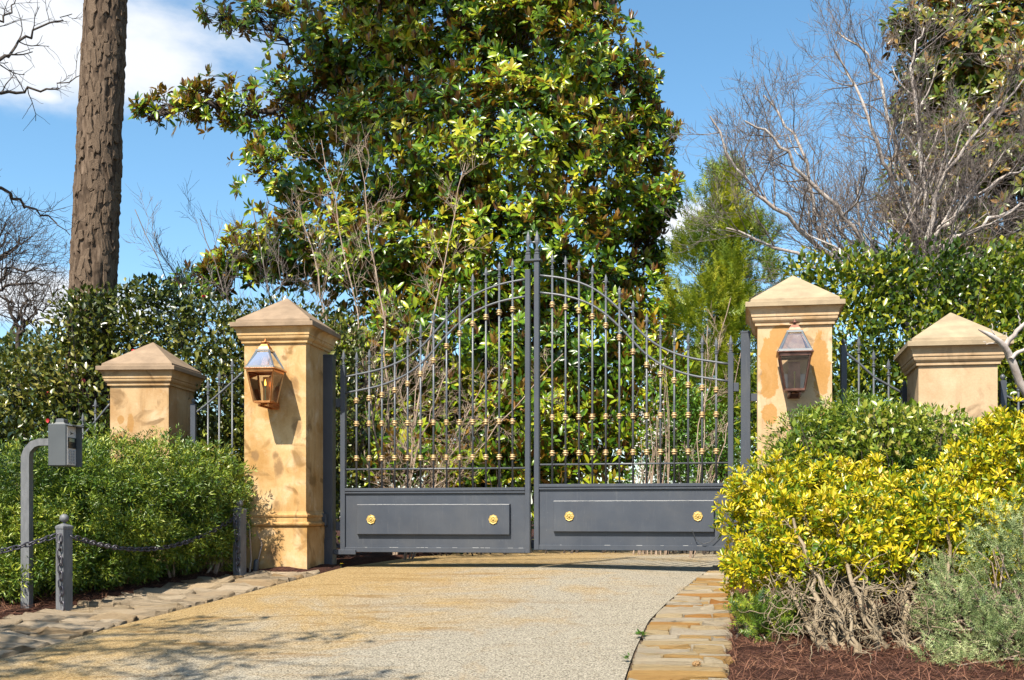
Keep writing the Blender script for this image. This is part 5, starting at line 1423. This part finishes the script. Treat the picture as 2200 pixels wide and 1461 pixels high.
# ------------------------------------------------------------------ litter: pine straw, weeds, cone, yellow flower
def on_bed(n, xr_, yr_):
    x = rng.uniform(*xr_, n); y = rng.uniform(*yr_, n)
    lo = xlo(y); ro = xro(y)
    k = (x < lo + .04) | (x > ro - .04)
    return x[k], y[k]
xs1, ys1 = on_bed(16000, (-6, -2.9), (6.5, 11)); xs2, ys2 = on_bed(26000, (.7, 4.2), (5.2, 9.5))
x = np.concatenate([xs1, xs2]); y = np.concatenate([ys1, ys2])
z = bed_z(x, y) + .004 + .02 * rng.random(len(x))
pos = np.stack([x, y, z], -1)
NEED = ([(0, .012, 0), (0, -.012, 0), (.5, .014, .05), (.5, -.014, .05), (1, 0, 0)], [(0, 1, 2), (1, 3, 2), (2, 3, 4)])
dirs = rng.normal(size=pos.shape); dirs[:, 2] = .25 * np.abs(dirs[:, 2])
tag(link('pine_straw', scatter_mesh('pine_straw', *NEED, pos, dirs, np.tile((0, 0, 1.0), (len(pos), 1)) + .2 * rng.normal(size=pos.shape), .10 * (.6 + .8 * rng.random(len(pos))), M['straw'])), 'red brown pine straw lying over the beds', 'pine straw', kind='stuff')
# sparse straw and grit blown onto the drive
n = 260
y = rng.uniform(6, 11.2, n); t = rng.random(n); x = xl(y) * (1 - t) + xr(y) * t
pos = np.stack([x, y, gz(x, y) + .022], -1); dirs = rng.normal(size=pos.shape); dirs[:, 2] = 0
tag(link('drive_litter', scatter_mesh('drive_litter', *NEED, pos, dirs, np.tile((0, 0, 1.0), (n, 1)), .06 * (.4 + rng.random(n)), M['dry'])), 'thin dry needles scattered over the drive', 'litter', kind='stuff')
def weed(px, py, nl, size, label):
    d = 1.509 / ((py - PPY) / FPX + .084)
    p = np.array((xy(px, d), d, float(gz(0, d)) + .012))
    A = np.repeat(p[None], nl, 0) + rng.normal(size=(nl, 3)) * (size * .35, size * .3, .004)
    A[:, 2] = p[2] + .01 + .02 * rng.random(nl)
    dd = rng.normal(size=(nl, 3)); dd[:, 2] = .35 + .2 * rng.random(nl)
    me = scatter_mesh('weed', *WIDE, A - p, dd, np.tile((0, 0, 1.), (nl, 1)), size * (.5 + .5 * rng.random(nl)), M['boxwood'])
    tag(link('weed', me, None, tuple(p)), label, 'weed', 'weeds in the joint beside the stone edging')
weed(1376, 1372, 34, .05, 'larger green weed growing in the joint beside the right stone edging')
weed(1348, 1424, 16, .04, 'small weed nearest the camera in the joint of the right stone edging')
# pine cone on the stones
d = 1.509 / ((1438 - PPY) / FPX + .084); p = np.array((xy(1496, d), d, float(gz(0, d)) + .034))
m = MB(); m.lathe([(.003, -.028), (.012, -.024), (.018, -.010), (.017, .006), (.011, .022), (.003, .03)], k=8)
for q in range(26):
    a = q * 2.4; zz = -.022 + q * .0019; rr = .017 * math.sqrt(max(.05, 1 - (zz / .031) ** 2))
    m.add([(rr * math.cos(a - .35), rr * math.sin(a - .35), zz), (rr * math.cos(a + .35), rr * math.sin(a + .35), zz), ((rr + .008) * math.cos(a), (rr + .008) * math.sin(a), zz + .006), (rr * math.cos(a), rr * math.sin(a), zz + .01)], [(0, 1, 2), (0, 2, 3), (1, 3, 2)])
o = tag(m.build('pine_cone', M['dry'], None, tuple(p)), 'small brown pine cone lying on the right stone edging', 'pine cone'); o.rotation_euler = (1.45, 0, 1.2)
# yellow flower by the left hinge post
p = np.array((xy(735, 11.5), 11.5, float(gz(0, 11.5)) + .0))
m = MB().tube([(0, 0, -.02), (-.015, 0, .03), (-.005, -.005, .05)], .003, 5)
fr = tag(empty('yellow_flower', tuple(p)), 'tiny yellow flower at the foot of the left hinge post', 'flower')
m.build('stalk', M['boxwood'], fr)
m = MB()
for q in range(6):
    a = q * math.pi / 3
    c = np.array((-.005, -.005, .052)); u_ = np.array((math.cos(a), math.sin(a), .25)); w_ = np.array((-math.sin(a), math.cos(a), 0))
    m.add([c, c + u_ * .012 + w_ * .008, c + u_ * .024, c + u_ * .012 - w_ * .008], [(0, 1, 2, 3)])
m.build('petals', M['yellow'], fr)
